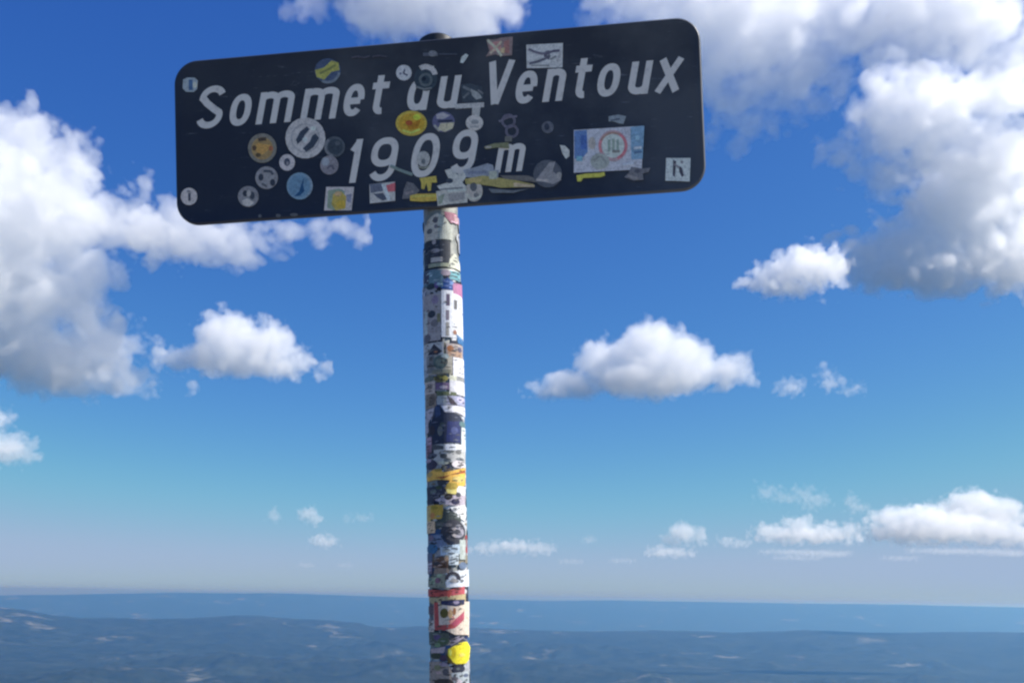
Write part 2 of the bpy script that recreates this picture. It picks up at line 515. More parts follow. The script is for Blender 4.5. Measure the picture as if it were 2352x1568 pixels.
    cloud('faint pair of wisps nearest the pole on its left', 1198, [(800, 1190, 8, 8), (836, 1188, 17, 8)], seed=14, wl=24, vox=1.5, amp=0.4, dens=0.6)
    cloud('small oval puff below the brightest one left of the pole', 1252, [(745, 1242, 30, 12), (735, 1238, 14, 11)], seed=15, wl=24, vox=1.6, amp=0.5)
    # low far clouds, right of the pole
    cloud('long thin white cloud strip just right of the pole', 1268, [(1115, 1261, 34, 9), (1180, 1254, 46, 13), (1240, 1258, 30, 11)], seed=16, wl=26, vox=1.7, amp=0.6, flat=1270)
    cloud('small two-humped cloud with a blue-grey foot right of the pole', 1250, [(1568, 1222, 32, 24), (1606, 1230, 16, 18), (1545, 1240, 26, 11)], seed=17, wl=30, vox=1.7, amp=0.5, flat=1252)
    cloud('flat cloud strip under the two-humped small cloud', 1278, [(1540, 1268, 50, 9), (1515, 1266, 20, 9)], seed=18, wl=24, vox=1.6, amp=0.5)
    cloud('tiny low puff between the two-humped cloud and the long low cloud', 1253, [(1672, 1243, 20, 10), (1700, 1247, 22, 7)], seed=19, wl=24, vox=1.6, amp=0.5, dens=0.8)
    cloud('long low cumulus with a bump in the middle over the right horizon', 1246, [(1840, 1206, 36, 22), (1780, 1226, 50, 15), (1850, 1228, 110, 18), (1948, 1222, 24, 22), (1895, 1218, 34, 18)], seed=20, wl=36, vox=1.9, amp=0.7, flat=1248)
    cloud('widest low cumulus with grey-blue base at the right edge', 1247, [(2050, 1192, 52, 28), (2120, 1190, 80, 32), (2200, 1205, 90, 32), (2280, 1215, 80, 30), (2130, 1220, 150, 26), (2340, 1225, 60, 22)], seed=21, wl=40, vox=2.1, amp=0.8, flat=1248, dist=17000)
    cloud('domed cloud rising behind the widest low one at right', 1200, [(2240, 1158, 66, 36), (2300, 1175, 50, 34), (2180, 1170, 34, 20), (2240, 1185, 110, 20)], seed=22, wl=40, vox=2.1, amp=0.7, dist=23000)
    cloud('faint pinkish wisp floating above the long low cumulus', 1165, [(1765, 1130, 24, 16), (1800, 1143, 34, 10), (1845, 1128, 24, 12), (1868, 1148, 36, 16)], seed=23, wl=28, vox=1.8, amp=0.8, dens=0.35)
    cloud('pointed little wisp above the left end of the widest low cloud', 1180, [(1955, 1150, 14, 16), (1975, 1166, 22, 9)], seed=24, wl=22, vox=1.6, amp=0.5, dens=0.6)
    thin = [('thin pale streak under the long low cumulus', 1268, [(1850, 1268, 100, 5), (1900, 1272, 40, 4)]),
            ('thin pale streak under the widest low cloud', 1268, [(2200, 1266, 110, 5), (2330, 1268, 50, 6)]),
            ('short pale streak lowest under the long low cumulus', 1283, [(1830, 1281, 50, 4)]),
            ('short pale streak lowest under the widest low cloud', 1284, [(2070, 1281, 42, 4)]),
            ('tiny pale dash near the horizon below the oval puff', 1300, [(703, 1297, 16, 4)]),
            ('tiny pale dash near the horizon right of the oval puff', 1300, [(792, 1297, 14, 4)]),
            ('tiny pale dash low at the right end of the long thin strip', 1293, [(1312, 1289, 24, 4)]),
            ('tiny pale dash midway to the two-humped cloud', 1291, [(1430, 1287, 26, 4)]),
            ('dim tiny puff above the end of the long thin strip', 1243, [(1353, 1238, 14, 7)])]
    for i, (lb, by, bl) in enumerate(thin):
        cloud(lb, by, bl, seed=40 + i, wl=16, vox=1.3, amp=0.32, dens=0.3, soft=0.6, depth=1.6, dist=26000)

# ------------------------------------------------------------------ the sign post
Y_POLE = 2.12
def at_y(x, y, Y):
    d = ray(x, y)
    return d / d[1] * Y + np.array([0, 0, CAM_Z])

P_LOW = at_y(1035, 1568, Y_POLE)
P_UP = at_y(1013.5, 560, Y_POLE)
AX = (P_UP - P_LOW) / np.linalg.norm(P_UP - P_LOW)
T0 = -P_LOW[2] / AX[2]
BASE = P_LOW + AX * T0                      # where the post meets the ground
R_LO, R_UP = 0.0405, 0.0375
def axis_t(y):
    """length along the post, from the ground, that shows at picture row y"""
    lo, hi = 0.0, 4.0
    for _ in range(50):
        mid = (lo + hi) / 2
        p = BASE + AX * mid - np.array([0, 0, CAM_Z])
        yy = project(p)[1]
        if yy > y: lo = mid
        else: hi = mid
    return (lo + hi) / 2
def axis_x(y):
    p = BASE + AX * axis_t(y) - np.array([0, 0, CAM_Z])
    x, _, dep = project(p)
    return x, dep
T_COLLAR = axis_t(630)
T_TOP = axis_t(103)

sign = bpy.data.objects.new('summit_sign', None)
COL.objects.link(sign)
sign.location = tuple(BASE)
tag(sign, 'dark blue summit name board on a sticker-covered metal post', 'sign')
bpy.context.view_layer.update()
INV = Matrix.Translation(-Vector(BASE))

def attach(o, parent):
    """keep built-in-place world coordinates: shift the mesh to the sign's base"""
    o.parent = parent

def to_local(p):
    return (p[0] - BASE[0], p[1] - BASE[1], p[2] - BASE[2])

# materials of the sign
def vinyl_mat():
    m, t, b = new_mat('sticker_vinyl')
    at = node(t, 'ShaderNodeAttribute'); at.attribute_name = 'Col'
    tc = node(t, 'ShaderNodeTexCoord')
    dirt = ramp(t, noise_tex(t, 90.0, 5, 0.7, tc.outputs['Object']), [(0.3, 0.72), (0.55, 1.0)])
    fine = ramp(t, noise_tex(t, 260.0, 3, 0.8, tc.outputs['Object']), [(0.40, 0.74), (0.50, 1.0), (0.62, 1.06)])
    dirt = mixcol(t, 1.0, dirt, fine, 'MULTIPLY')
    t.links.new(mixcol(t, 1.0, at.outputs['Color'], dirt, 'MULTIPLY'), b.inputs['Base Color'])
    b.inputs['Roughness'].default_value = 0.55
    b.inputs['Specular IOR Level'].default_value = 0.35
    return m
VINYL = vinyl_mat()

def metal_mat(name, c1, c2, rough, metallic, scale):
    m, t, b = new_mat(name)
    tc = node(t, 'ShaderNodeTexCoord')
    n = noise_tex(t, scale, 6, 0.65, tc.outputs['Object'])
    t.links.new(ramp(t, n, [(0.35, c1), (0.65, c2)]), b.inputs['Base Color'])
    t.links.new(ramp(t, n, [(0.3, rough - 0.1), (0.7, rough + 0.15)]), b.inputs['Roughness'])
    b.inputs['Metallic'].default_value = metallic
    return m
GALV = metal_mat('galvanised_steel', (0.16, 0.17, 0.16), (0.34, 0.34, 0.31), 0.5, 0.35, 40)
DARKMETAL = metal_mat('dark_steel', (0.02, 0.021, 0.024), (0.05, 0.048, 0.046), 0.5, 0.3, 60)

def tube(name, ta, tb, r, mat, rings=2, seg=48, cap=True, parent=None, label=None, profile=None):
    prof = profile or [(ta, r), (tb, r)]
    ez = Vector(AX)
    ex = Vector((1, 0, 0)); ex = (ex - ez * ex.dot(ez)).normalized(); ey = ez.cross(ex)
    verts, faces = [], []
    for tt, ra in prof:
        for k in range(seg):
            a = 2 * math.pi * k / seg
            verts.append(ez * tt + ex * (ra * math.cos(a)) + ey * (ra * math.sin(a)))
    n = len(prof)
    for i in range(n - 1):
        for k in range(seg):
            k2 = (k + 1) % seg
            faces.append((i * seg + k, i * seg + k2, (i + 1) * seg + k2, (i + 1) * seg + k))
    faces.append(tuple(range(seg))[::-1]); faces.append(tuple((n - 1) * seg + k for k in range(seg)))
    me = pydata(name, verts, faces, True)
    o = link(name, me, mat, parent, label)
    try:
        me.set_sharp_from_angle(angle=math.radians(40))
    except Exception:
        pass
    return o

lower = tube('pole', -0.25, T_COLLAR, R_LO, GALV, parent=sign, profile=[(-0.25, R_LO), (T_COLLAR - 0.002, R_LO), (T_COLLAR, R_LO - 0.001)])
upper = tube('upper_pole', T_COLLAR - 0.02, T_TOP, R_UP, GALV, parent=sign)
tube('collar', 0, 0, 0, DARKMETAL, parent=sign, profile=[(T_COLLAR + 0.0005, R_UP - 0.001), (T_COLLAR + 0.001, R_LO - 0.0012), (T_COLLAR + 0.006, R_LO - 0.0012), (T_COLLAR + 0.008, R_UP + 0.0004)])
tube('pole_cap', 0, 0, 0, DARKMETAL, parent=sign, profile=[(T_TOP - 0.03, R_UP + 0.0005), (T_TOP - 0.03, R_UP + 0.003), (T_TOP + 0.003, R_UP + 0.003), (T_TOP + 0.010, R_UP * 0.85), (T_TOP + 0.013, R_UP * 0.5), (T_TOP + 0.014, R_UP * 0.1)])
tube('foot_socket', 0, 0, 0, DARKMETAL, parent=sign, profile=[(-0.2, R_LO + 0.001), (-0.2, R_LO + 0.03), (0.03, R_LO + 0.03), (0.05, R_LO + 0.008), (0.052, R_LO + 0.001)])

# board plane from its four corners
CORN = [(402, 143), (1610, 36), (1620, 434), (403, 519)]
RS = [ray(*c) for c in CORN]
_, _, vv = np.linalg.svd(np.array([RS[0], -RS[1], RS[2], -RS[3]]).T)
dd = vv[-1] / vv[-1].mean()
PC = [RS[i] * dd[i] for i in range(4)]
U = PC[1] - PC[0]; Vv = PC[0] - PC[3]
N = np.cross(U, Vv); N /= np.linalg.norm(N)
if N[1] > 0: N = -N
d0 = float(N @ PC[0])
rc = ray(1010, 280)
p_at = rc * (d0 / float(N @ rc))
scale = (Y_POLE - R_UP - 0.022) / p_at[1]
PC = [p * scale for p in PC]; d0 *= scale
UU = (PC[1] - PC[0]); BW = float(np.linalg.norm(UU)); UU /= BW
VV = np.cross(N, UU); VV /= np.linalg.norm(VV)
if VV[2] < 0: VV = -VV
CEN = sum(PC) / 4.0
BH = float((np.dot(PC[0] - PC[3], VV) + np.dot(PC[1] - PC[2], VV)) / 2)
def board_uv(x, y):
    d = ray(x, y); p = d * (d0 / float(N @ d)) - CEN
    return float(p @ UU), float(p @ VV)
CENW = CEN + np.array([0, 0, CAM_Z])
def board_pt(u, v, h=0.0):
    p = CENW + UU * u + VV * v + N * h
    return to_local(p)
print('board', BW, BH, N, 'sun on face', float(N @ np.array(SUN_DIR)))

def rounded_rect(w, h, r, n=10):
    pts = []
    for cx, cy_, a0 in ((w / 2 - r, h / 2 - r, 0), (-w / 2 + r, h / 2 - r, 90), (-w / 2 + r, -h / 2 + r, 180), (w / 2 - r, -h / 2 + r, 270)):
        for i in range(n + 1):
            a = math.radians(a0 + 90 * i / n)
            pts.append((cx + r * math.cos(a), cy_ + r * math.sin(a)))
    return pts

RC = 0.052
def build_panel():
    loops = []
    def loop(inset, h):
        return [board_pt(u, v, h) for u, v in rounded_rect(BW - 2 * inset, BH - 2 * inset, RC - inset)]
    # turned edge: back lip, side, rolled front rim, then the flat face slightly below the rim
    prof = [(0.016, -0.009), (0.004, -0.010), (0.0, -0.008), (0.0, -0.002), (0.003, 0.0015), (0.008, 0.0012), (0.011, 0.0)]
    verts, faces = [], []
    for ins, h in prof:
        loops.append(len(verts)); verts += loop(ins, h)
    n = len(rounded_rect(1, 1, 0.1))
    for a in range(len(prof) - 1):
        for k in range(n):
            k2 = (k + 1) % n
            faces.append((loops[a] + k, loops[a] + k2, loops[a + 1] + k2, loops[a + 1] + k))
    faces.append(tuple(loops[-1] + k for k in range(n)))
    back = len(verts); verts += loop(0.016, -0.003)
    faces.append(tuple(back + k for k in range(n))[::-1])
    for k in range(n):
        k2 = (k + 1) % n
        faces.append((back + k, back + k2, loops[0] + k2, loops[0] + k))
    me = pydata('panel', verts, faces, True)
    bm = bmesh.new(); bm.from_mesh(me); bmesh.ops.recalc_face_normals(bm, faces=bm.faces); bm.to_mesh(me); bm.free()
    me.set_sharp_from_angle(angle=math.radians(35))
    return me

m, t, b = new_mat('board_enamel')
tc = node(t, 'ShaderNodeTexCoord')
n1 = noise_tex(t, 2.2, 6, 0.6, tc.outputs['Object'])
n2 = noise_tex(t, 45.0, 5, 0.75, tc.outputs['Object'])
mp = node(t, 'ShaderNodeMapping'); mp.inputs['Rotation'].default_value = (0, 0.5, 0); mp.inputs['Scale'].default_value = (14, 14, 160)
t.links.new(tc.outputs['Object'], mp.inputs['Vector'])
n3 = noise_tex(t, 1.0, 3, 0.6, mp.outputs[0])
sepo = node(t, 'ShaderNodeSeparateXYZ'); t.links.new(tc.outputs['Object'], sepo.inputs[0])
sheen_grad = node(t, 'ShaderNodeMath', operation='MULTIPLY_ADD'); sheen_grad.inputs[1].default_value = 0.16      # reflected light painted into the colour, lighter towards the right end
t.links.new(sepo.outputs[0], sheen_grad.inputs[0]); t.links.new(n1, sheen_grad.inputs[2])
n1 = sheen_grad.outputs[0]
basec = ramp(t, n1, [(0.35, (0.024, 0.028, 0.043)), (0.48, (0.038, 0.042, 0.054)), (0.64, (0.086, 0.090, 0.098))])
scr = node(t, 'ShaderNodeMath', operation='MULTIPLY')
t.links.new(ramp(t, n3, [(0.62, 0.0), (0.72, 0.5)]), scr.inputs[0]); t.links.new(ramp(t, n2, [(0.5, 0.0), (0.62, 1.0)]), scr.inputs[1])
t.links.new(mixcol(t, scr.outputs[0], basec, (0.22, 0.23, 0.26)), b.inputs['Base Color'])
b.inputs['Roughness'].default_value = 0.5
b.inputs['Specular IOR Level'].default_value = 0.25
ENAMEL = m
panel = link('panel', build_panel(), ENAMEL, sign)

# brackets behind the board
for vq in (0.11, -0.11):
    pu, pv = board_uv(1012, 280)
    bmh = bmesh.new()
    pts = []
    for u in (-0.30, 0.30):
        for v in (-0.018, 0.018):
            for h in (-0.0175, -0.0035):
                pts.append(bmh.verts.new(board_pt(pu + u, vq + v, h)))
    bmesh.ops.convex_hull(bmh, input=pts)
    me = bpy.data.meshes.new('bracket'); bmh.to_mesh(me); bmh.free()
    link('bracket', me, GALV, sign)

# ---- lettering: strokes swept to the constant width of the board's letters
m, t, b = new_mat('letter_film')
tc = node(t, 'ShaderNodeTexCoord')
wear = ramp(t, noise_tex(t, 60.0, 5, 0.7, tc.outputs['Object']), [(0.30, (0.64, 0.56, 0.47)), (0.48, (0.82, 0.73, 0.61))])
t.links.new(wear, b.inputs['Base Color'])
b.inputs['Roughness'].default_value = 0.5
LETTER = m

def arc(cx, cy_, rx, ry, a0, a1, n=14):
    return [(cx + rx * math.cos(math.radians(a0 + (a1 - a0) * i / n)), cy_ + ry * math.sin(math.radians(a0 + (a1 - a0) * i / n))) for i in range(n + 1)]
def superarc(cx, cy_, rx, ry, a0, a1, n=20, p=0.86):
    out = []
    for i in range(n + 1):
        a = math.radians(a0 + (a1 - a0) * i / n)
        c, s_ = math.cos(a), math.sin(a)
        out.append((cx + rx * math.copysign(abs(c) ** p, c), cy_ + ry * math.copysign(abs(s_) ** p, s_)))
    return out
XH, SW = 0.74, 0.152
def glyph(ch):
    h = SW / 2
    X = XH - h
    if ch == 'o': w = .43; return w, [superarc(w/2, XH/2, w/2 - h, XH/2 - h, 0, 360, 40)]
    if ch == '0': w = .52; return w, [superarc(w/2, .5, w/2 - h, .5 - h, 0, 360, 40)]
    if ch == 'm':
        w = .74; c = (w - SW) / 4
        return w, [[(h, 0), (h, XH)], [(h, XH - .17)] + arc(h + c, XH - h - .10, c, .10, 180, 0) [2:]+ [(h + 2*c, 0)], [(h + 2*c, XH - .17)] + arc(h + 3*c, XH - h - .10, c, .10, 180, 0)[2:] + [(h + 4*c, 0)]]
    if ch == 'n':
        w = .44; c = (w - SW) / 2
        return w, [[(h, 0), (h, XH)], [(h, XH - .19)] + arc(h + c, XH - h - .12, c, .12, 180, 0)[2:] + [(h + 2*c, 0)]]
    if ch == 'u':
        w = .45; c = (w - SW) / 2
        return w, [[(w - h, XH), (w - h, 0)], [(h, XH)] + arc(h + c, h + .12, c, .12, 180, 360)[0:-2] + [(w - h, .19)]]
    if ch == 'e':
        w = .43
        return w, [superarc(w/2, XH/2, w/2 - h, XH/2 - h, -38, -360, 34)[::-1] [0:0] + [(h, XH/2 - .02), (w - h - .005, XH/2 - .02)], superarc(w/2, XH/2, w/2 - h, XH/2 - h, 0, 318, 34)]
    if ch == 't':
        w = .42
        return w, [[(.17, .90), (.17, .20)] + arc(.17 + .12, .20, .12, .20 - h, 180, 285, 8), [(0.0, XH - h), (.41, XH - h)]]
    if ch == 'd':
        w = .45
        return w, [[(w - h, 1.0), (w - h, 0)], superarc(w/2, XH/2, w/2 - h, XH/2 - h, 0, 360, 40)]
    if ch == 'S':
        w = .52; r1 = .245 - h / 2
        return w, [arc(w/2, 1 - h - .205, w/2 - h, .205, 20, 180, 14) + [(h + .02, .70), (h + .10, .59), (w - h - .10, .43), (w - h - .015, .36)] + arc(w/2, h + .215, w/2 - h, .215, 10, -160, 16)]
    if ch == 'V': w = .58; return w, [[(h * .8, 1.0), (w/2 - .01, .02)], [(w - h * .8, 1.0), (w/2 + .01, .02)]]
    if ch == 'x': w = .50; return w, [[(h * .7, XH), (w - h * .7, 0)], [(w - h * .7, XH), (h * .7, 0)]]
    if ch == '1': w = .25; return w, [[(w - h, 1.0), (w - h, 0)], [(w - h, .93), (.02, .73)]]
    if ch == '9':
        w = .52
        return w, [superarc(w/2, .665, w/2 - h, .335 - h, 0, 360, 36), [(w - h, .665), (w - h, .42)] + arc(w/2, .33, w/2 - h, .33 - h, 0, -150, 16)]
    raise KeyError(ch)

def stroke_poly(path, wd):
    """left and right rows of a constant-width stroke"""
    p = [Vector(q) for q in path]
    clean = [p[0]]
    for q in p[1:]:
        if (q - clean[-1]).length > 1e-4: clean.append(q)
    p = clean
    closed = (p[0] - p[-1]).length < 1e-3
    if closed: p = p[:-1]
    n = len(p); L, R2 = [], []
    for i in range(n):
        if closed: a, c = p[i - 1], p[(i + 1) % n]
        else: a, c = p[max(0, i - 1)], p[min(n - 1, i + 1)]
        d1 = (p[i] - a); d2 = (c - p[i])
        d1 = d1.normalized() if d1.length > 1e-9 else d2.normalized()
        d2 = d2.normalized() if d2.length > 1e-9 else d1
        tn = (d1 + d2).normalized()
        nn = Vector((-tn.y, tn.x))
        k = 1.0 / max(0.6, abs(nn.dot(Vector((-d1.y, d1.x)))))
        L.append(p[i] + nn * wd / 2 * k); R2.append(p[i] - nn * wd / 2 * k)
    return L, R2, closed

u0, v0 = board_uv(485, 297); u1, v1 = board_uv(485, 199)
CAPH = math.hypot(u1 - u0, v1 - v0) * 0.99
SHEAR = 0.21
def letter(ch, x0, x1, y_base, cap=CAPH, hgt=None):
    w, strokes = glyph(ch)
    hm = {'o': XH, 'm': XH, 'n': XH, 'u': XH, 'e': XH, 'x': XH, 't': .9}.get(ch, 1.0)
    yc = y_base - hm * 100 / 2
    ua, va = board_uv((x0 + x1) / 2, y_base)
    ul, _ = board_uv(x0, yc); ur, _ = board_uv(x1, yc)
    wid = (ur - ul) - SHEAR * hm * cap * (0.5 if ch in 'Soe09d' else 0.2 if ch == 't' else 0.85)   # upright width shown
    wid *= 1.06
    sx = wid / w
    th = math.atan2(0, 1)
    # centre the slanted box on the measured one
    cu = (board_uv((x0 + x1) / 2, yc)[0])
    rows = []
    verts, faces = [], []
    for k, path in enumerate(strokes):
        L, R2, closed = stroke_poly([(px * sx / cap, py) for px, py in path], SW)
        off = len(verts)
        for a, c in zip(L, R2):
            for q in (a, c):
                uu = cu - wid / 2 + q.x * cap + SHEAR * (q.y - hm / 2) * cap
                vv_ = va + q.y * cap
                verts.append(board_pt(uu, vv_, 0.0007 + 0.00004 * k))
        n = len(L)
        for i in range(n if closed else n - 1):
            j = (i + 1) % n
            faces.append((off + 2 * i, off + 2 * i + 1, off + 2 * j + 1, off + 2 * j))
    o = link('letter', pydata('letter', verts, faces), LETTER, panel)
    return o

for a in (('S', 450, 520, 295), ('o', 525, 581, 289), ('m', 588, 679, 283), ('m', 690, 782, 275), ('e', 787, 840, 267), ('t', 852, 893, 263),
          ('d', 934, 993, 254), ('u', 1001, 1060, 249), ('V', 1109, 1181, 241), ('e', 1182, 1237, 238), ('n', 1246, 1303, 233), ('t', 1318, 1358, 226),
          ('o', 1369, 1428, 222), ('u', 1440, 1500, 217), ('x', 1505, 1570, 211),
          ('1', 797, 832, 420), ('9', 845, 917, 416), ('0', 941, 1014, 407), ('9', 1033, 1099, 399)):
    letter(*a)
letter('m', 1137, 1208, 395, cap=CAPH * 0.86)

# ---- stickers
def shape_pts(s):
    k = s[0]
    if k == 'e':
        n = 22
        return [[(s[1] + s[3] * math.cos(2 * math.pi * i / n), s[2] + s[4] * math.sin(2 * math.pi * i / n)) for i in range(n)]], s[5]
    if k == 'r':
        x0, y0, x1, y1 = s[1:5]
        return [[(x0, y0), (x1, y0), (x1, y1), (x0, y1)]], s[5]
    if k == 'p':
        return [list(s[1])], s[2]
    if k == 'l':                                      # line: points, width
        pts = s[1]; w = s[2] / 2; out = []
        for (ax_, ay), (bx, by) in zip(pts, pts[1:]):
            d = math.hypot(bx - ax_, by - ay) or 1; nx_, ny_ = -(by - ay) / d * w, (bx - ax_) / d * w
            out.append([(ax_ + nx_, ay + ny_), (bx + nx_, by + ny_), (bx - nx_, by - ny_), (ax_ - nx_, ay - ny_)])
        return out, s[3]
    if k == 'g':                                      # ring (or part of one)
        cx, cy_, r0, r1 = s[1:5]; a0, a1 = (s[6], s[7]) if len(s) > 6 else (0, 360)
        n = max(4, int(abs(a1 - a0) / 15)); out = []
        for i in range(n):
            a, c = math.radians(a0 + (a1 - a0) * i / n), math.radians(a0 + (a1 - a0) * (i + 1) / n)
            out.append([(cx + r1 * math.cos(a), cy_ + r1 * math.sin(a)), (cx + r1 * math.cos(c), cy_ + r1 * math.sin(c)),
                        (cx + r0 * math.cos(c), cy_ + r0 * math.sin(c)), (cx + r0 * math.cos(a), cy_ + r0 * math.sin(a))])
        return out, s[5]

def colour_mesh(name, polys, parent, label):
    """polys: (list of 3-D points, colour); one mesh with a colour per face"""
    verts, faces, cols = [], [], []
    for pts, c in polys:
        o = len(verts); verts += pts; faces.append(tuple(range(o, o + len(pts)))); cols += [c] * len(pts)
    me = pydata(name, verts, faces)
    ca = me.color_attributes.new('Col', 'FLOAT_COLOR', 'CORNER')
    flat = []
    for c in cols: flat += [*c, 1.0]
    ca.data.foreach_set('color', flat)
    return link(name, me, VINYL, parent, label)

SHADE = (0.27, 0.33, 0.50)
def alb(c, f=SHADE):
    return tuple(min(0.86, v / g) for v, g in zip(lin(c), f))

rank = [0]
def board_sticker(label, shapes):
    rank[0] += 1
    polys = []
    h = 0.0011 + rank[0] * 0.00003
    for i, s in enumerate(shapes):
        pl, c = shape_pts(s)
        for p in pl:
            polys.append(([board_pt(*board_uv(x, y), h + i * 0.00006) for x, y in p], alb(c)))
    return colour_mesh('sticker', polys, panel, label)

W_, G_, D_ = (150, 153, 170), (112, 118, 135), (24, 30, 48)
B_ = board_sticker
B_('small grey badge sticker with blue middle', [('p', [(421, 184), (430, 179), (447, 179), (455, 186), (453, 206), (446, 212), (428, 212), (420, 204)], (105, 118, 138)), ('r', 434, 184, 443, 208, (50, 75, 115)), ('e', 448, 196, 5, 7, (130, 138, 145))])
B_('round blue sticker with yellow slash', [('e', 753, 163, 30, 28, (50, 62, 92)), ('g', 753, 163, 24, 30, (80, 92, 112), 10, 120), ('p', [(724, 162), (745, 156), (762, 140), (778, 145), (780, 162), (762, 166), (745, 184), (728, 178)], (118, 122, 72)), ('l', [(735, 170), (755, 160), (772, 150)], 5, (85, 92, 60))])
B_('round white badge with a dark clock-like mark', [('e', 928, 168, 18, 18, (138, 140, 160)), ('l', [(930, 160), (927, 170), (937, 174)], 4, (60, 64, 85)), ('e', 920, 170, 3, 3, (80, 84, 105))])
B_('round black sticker with a pale arc', [('e', 978, 181, 27, 29, (36, 46, 60)), ('g', 978, 176, 16, 28, (130, 134, 150), -125, -10), ('g', 978, 184, 10, 16, (62, 72, 84)), ('l', [(955, 200), (975, 206), (992, 203)], 4, (80, 88, 100)), ('e', 974, 182, 5, 5, (20, 26, 40))])
B_('faded scrap of lettered tape along the top', [('r', 972, 122, 1006, 130, (58, 64, 82)), ('e', 994, 124, 10, 7, (84, 90, 106)), ('r', 1008, 124, 1050, 127, (48, 54, 72))])
B_('small white zigzag scrap', [('p', [(1060, 132), (1070, 124), (1076, 128), (1070, 138), (1064, 146), (1057, 145)], (140, 144, 160))])
B_('torn red and white flag sticker', [('p', [(1117, 91), (1137, 92), (1150, 88), (1178, 85), (1176, 128), (1150, 130), (1138, 126), (1116, 131), (1124, 118)], (96, 88, 98)), ('p', [(1124, 100), (1150, 94), (1152, 118), (1128, 120)], (128, 98, 108)), ('l', [(1120, 93), (1140, 112), (1152, 130)], 6, (140, 140, 140)), ('p', [(1158, 96), (1170, 92), (1170, 124), (1156, 122)], (110, 82, 88)), ('l', [(1152, 96), (1140, 110), (1126, 124)], 5, (130, 128, 125)), ('p', [(1150, 112), (1160, 110), (1158, 124), (1150, 122)], (150, 125, 110))])
B_('white rectangular sticker with dark script', [('p', [(1209, 104), (1293, 100), (1292, 156), (1210, 158)], (138, 140, 158)), ('l', [(1214, 114), (1230, 121), (1247, 125), (1262, 119)], 6, (74, 76, 98)), ('l', [(1286, 117), (1268, 119), (1250, 128), (1262, 136)], 6, (64, 66, 88)), ('l', [(1216, 147), (1234, 143), (1252, 136), (1264, 128)], 6, (66, 70, 90)), ('l', [(1264, 138), (1278, 130)], 5, (92, 98, 112)), ('r', 1220, 150, 1262, 153, (92, 98, 112)), ('l', [(1280, 142), (1287, 120)], 4, (118, 122, 138))])
B_('dark sticker with a pale bird between the words', [('p', [(1058, 195), (1080, 192), (1108, 200), (1112, 232), (1092, 240), (1062, 236)], (42, 50, 64)), ('l', [(1064, 200), (1080, 208), (1092, 218)], 6, (74, 82, 96)), ('p', [(1082, 205), (1100, 214), (1108, 226), (1094, 230), (1084, 220)], (104, 112, 126)), ('l', [(1064, 226), (1078, 214)], 5, (70, 78, 92)), ('l', [(1098, 208), (1110, 216)], 4, (78, 84, 98))])
B_('white bar sticker under the word', [('p', [(1044, 240), (1112, 236), (1112, 247), (1046, 251)], (126, 132, 148))])
B_('round white sticker hanging on a white strip', [('p', [(1085, 248), (1104, 247), (1101, 270), (1084, 270)], (122, 128, 142)), ('e', 1090, 283, 20, 18, (132, 136, 150)), ('e', 1091, 281, 9, 5, (98, 104, 118)), ('l', [(1080, 292), (1100, 292)], 4, (108, 112, 126))])
B_('big oval yellow sticker with a red-brown mark', [('e', 945, 284, 36, 29, (148, 122, 60)), ('e', 946, 284, 30, 23, (150, 112, 40)), ('p', [(928, 276), (946, 284), (968, 274), (960, 296), (940, 298)], (120, 88, 24)), ('e', 940, 283, 8, 6, (112, 58, 32)), ('l', [(925, 300), (945, 306), (965, 298)], 5, (190, 160, 80)), ('e', 958, 270, 9, 7, (186, 146, 56))])
B_('round sticker half blue half beige', [('e', 1019, 281, 26, 24, (66, 70, 104)), ('p', [(1002, 264), (1018, 259), (1034, 266), (1020, 274), (1004, 274)], (116, 120, 140)), ('p', [(1012, 284), (1044, 282), (1040, 296), (1022, 304), (1006, 298)], (136, 134, 128)), ('l', [(998, 288), (1010, 302)], 5, (116, 122, 132)), ('l', [(1006, 280), (1040, 278)], 5, (34, 40, 60))])
B_('faint grey outline of two loops', [('g', 1168, 279, 11, 17, (68, 70, 92)), ('g', 1176, 302, 10, 16, (66, 68, 90)), ('l', [(1146, 280), (1168, 270), (1188, 268)], 5, (74, 76, 98)), ('r', 1160, 314, 1176, 326, (74, 78, 84))])
B_('small faded grey ring sticker', [('e', 1258, 293, 14, 14, (66, 72, 90)), ('e', 1256, 292, 6, 8, (36, 42, 60))])
B_('small pale scrap above the map sticker', [('p', [(1398, 268), (1420, 264), (1438, 268), (1432, 286), (1420, 284), (1410, 280), (1398, 280)], (92, 104, 124)), ('l', [(1402, 278), (1424, 274)], 4, (60, 70, 90))])
B_('largest round white sticker with two dark bolts', [('e', 702, 318, 46, 47, (128, 132, 148)), ('g', 702, 318, 30, 34, (112, 116, 132)), ('p', [(680, 322), (690, 303), (706, 291), (712, 298), (700, 312), (696, 322), (684, 332)], (40, 48, 66)), ('p', [(726, 308), (734, 318), (720, 340), (704, 350), (696, 342), (712, 326), (718, 312)], (40, 48, 66)), ('e', 701, 322, 6, 6, (146, 150, 164)), ('e', 720, 296, 6, 5, (142, 146, 160))])
B_('round gold sticker with a grey rim', [('e', 603, 341, 33, 34, (84, 86, 90)), ('e', 603, 342, 25, 26, (108, 94, 70)), ('p', [(584, 338), (594, 328), (606, 332), (622, 334), (616, 346), (604, 356), (592, 352)], (130, 106, 66)), ('l', [(594, 322), (612, 320)], 8, (52, 46, 42)), ('e', 585, 341, 5, 6, (60, 50, 42)), ('e', 594, 357, 6, 5, (60, 52, 42)), ('e', 623, 342, 5, 6, (112, 74, 58))])
B_('small white ring sticker', [('e', 660, 374, 18, 19, (132, 134, 152)), ('e', 660, 373, 7, 9, (46, 52, 72)), ('e', 661, 376, 3, 4, (96, 100, 118))])
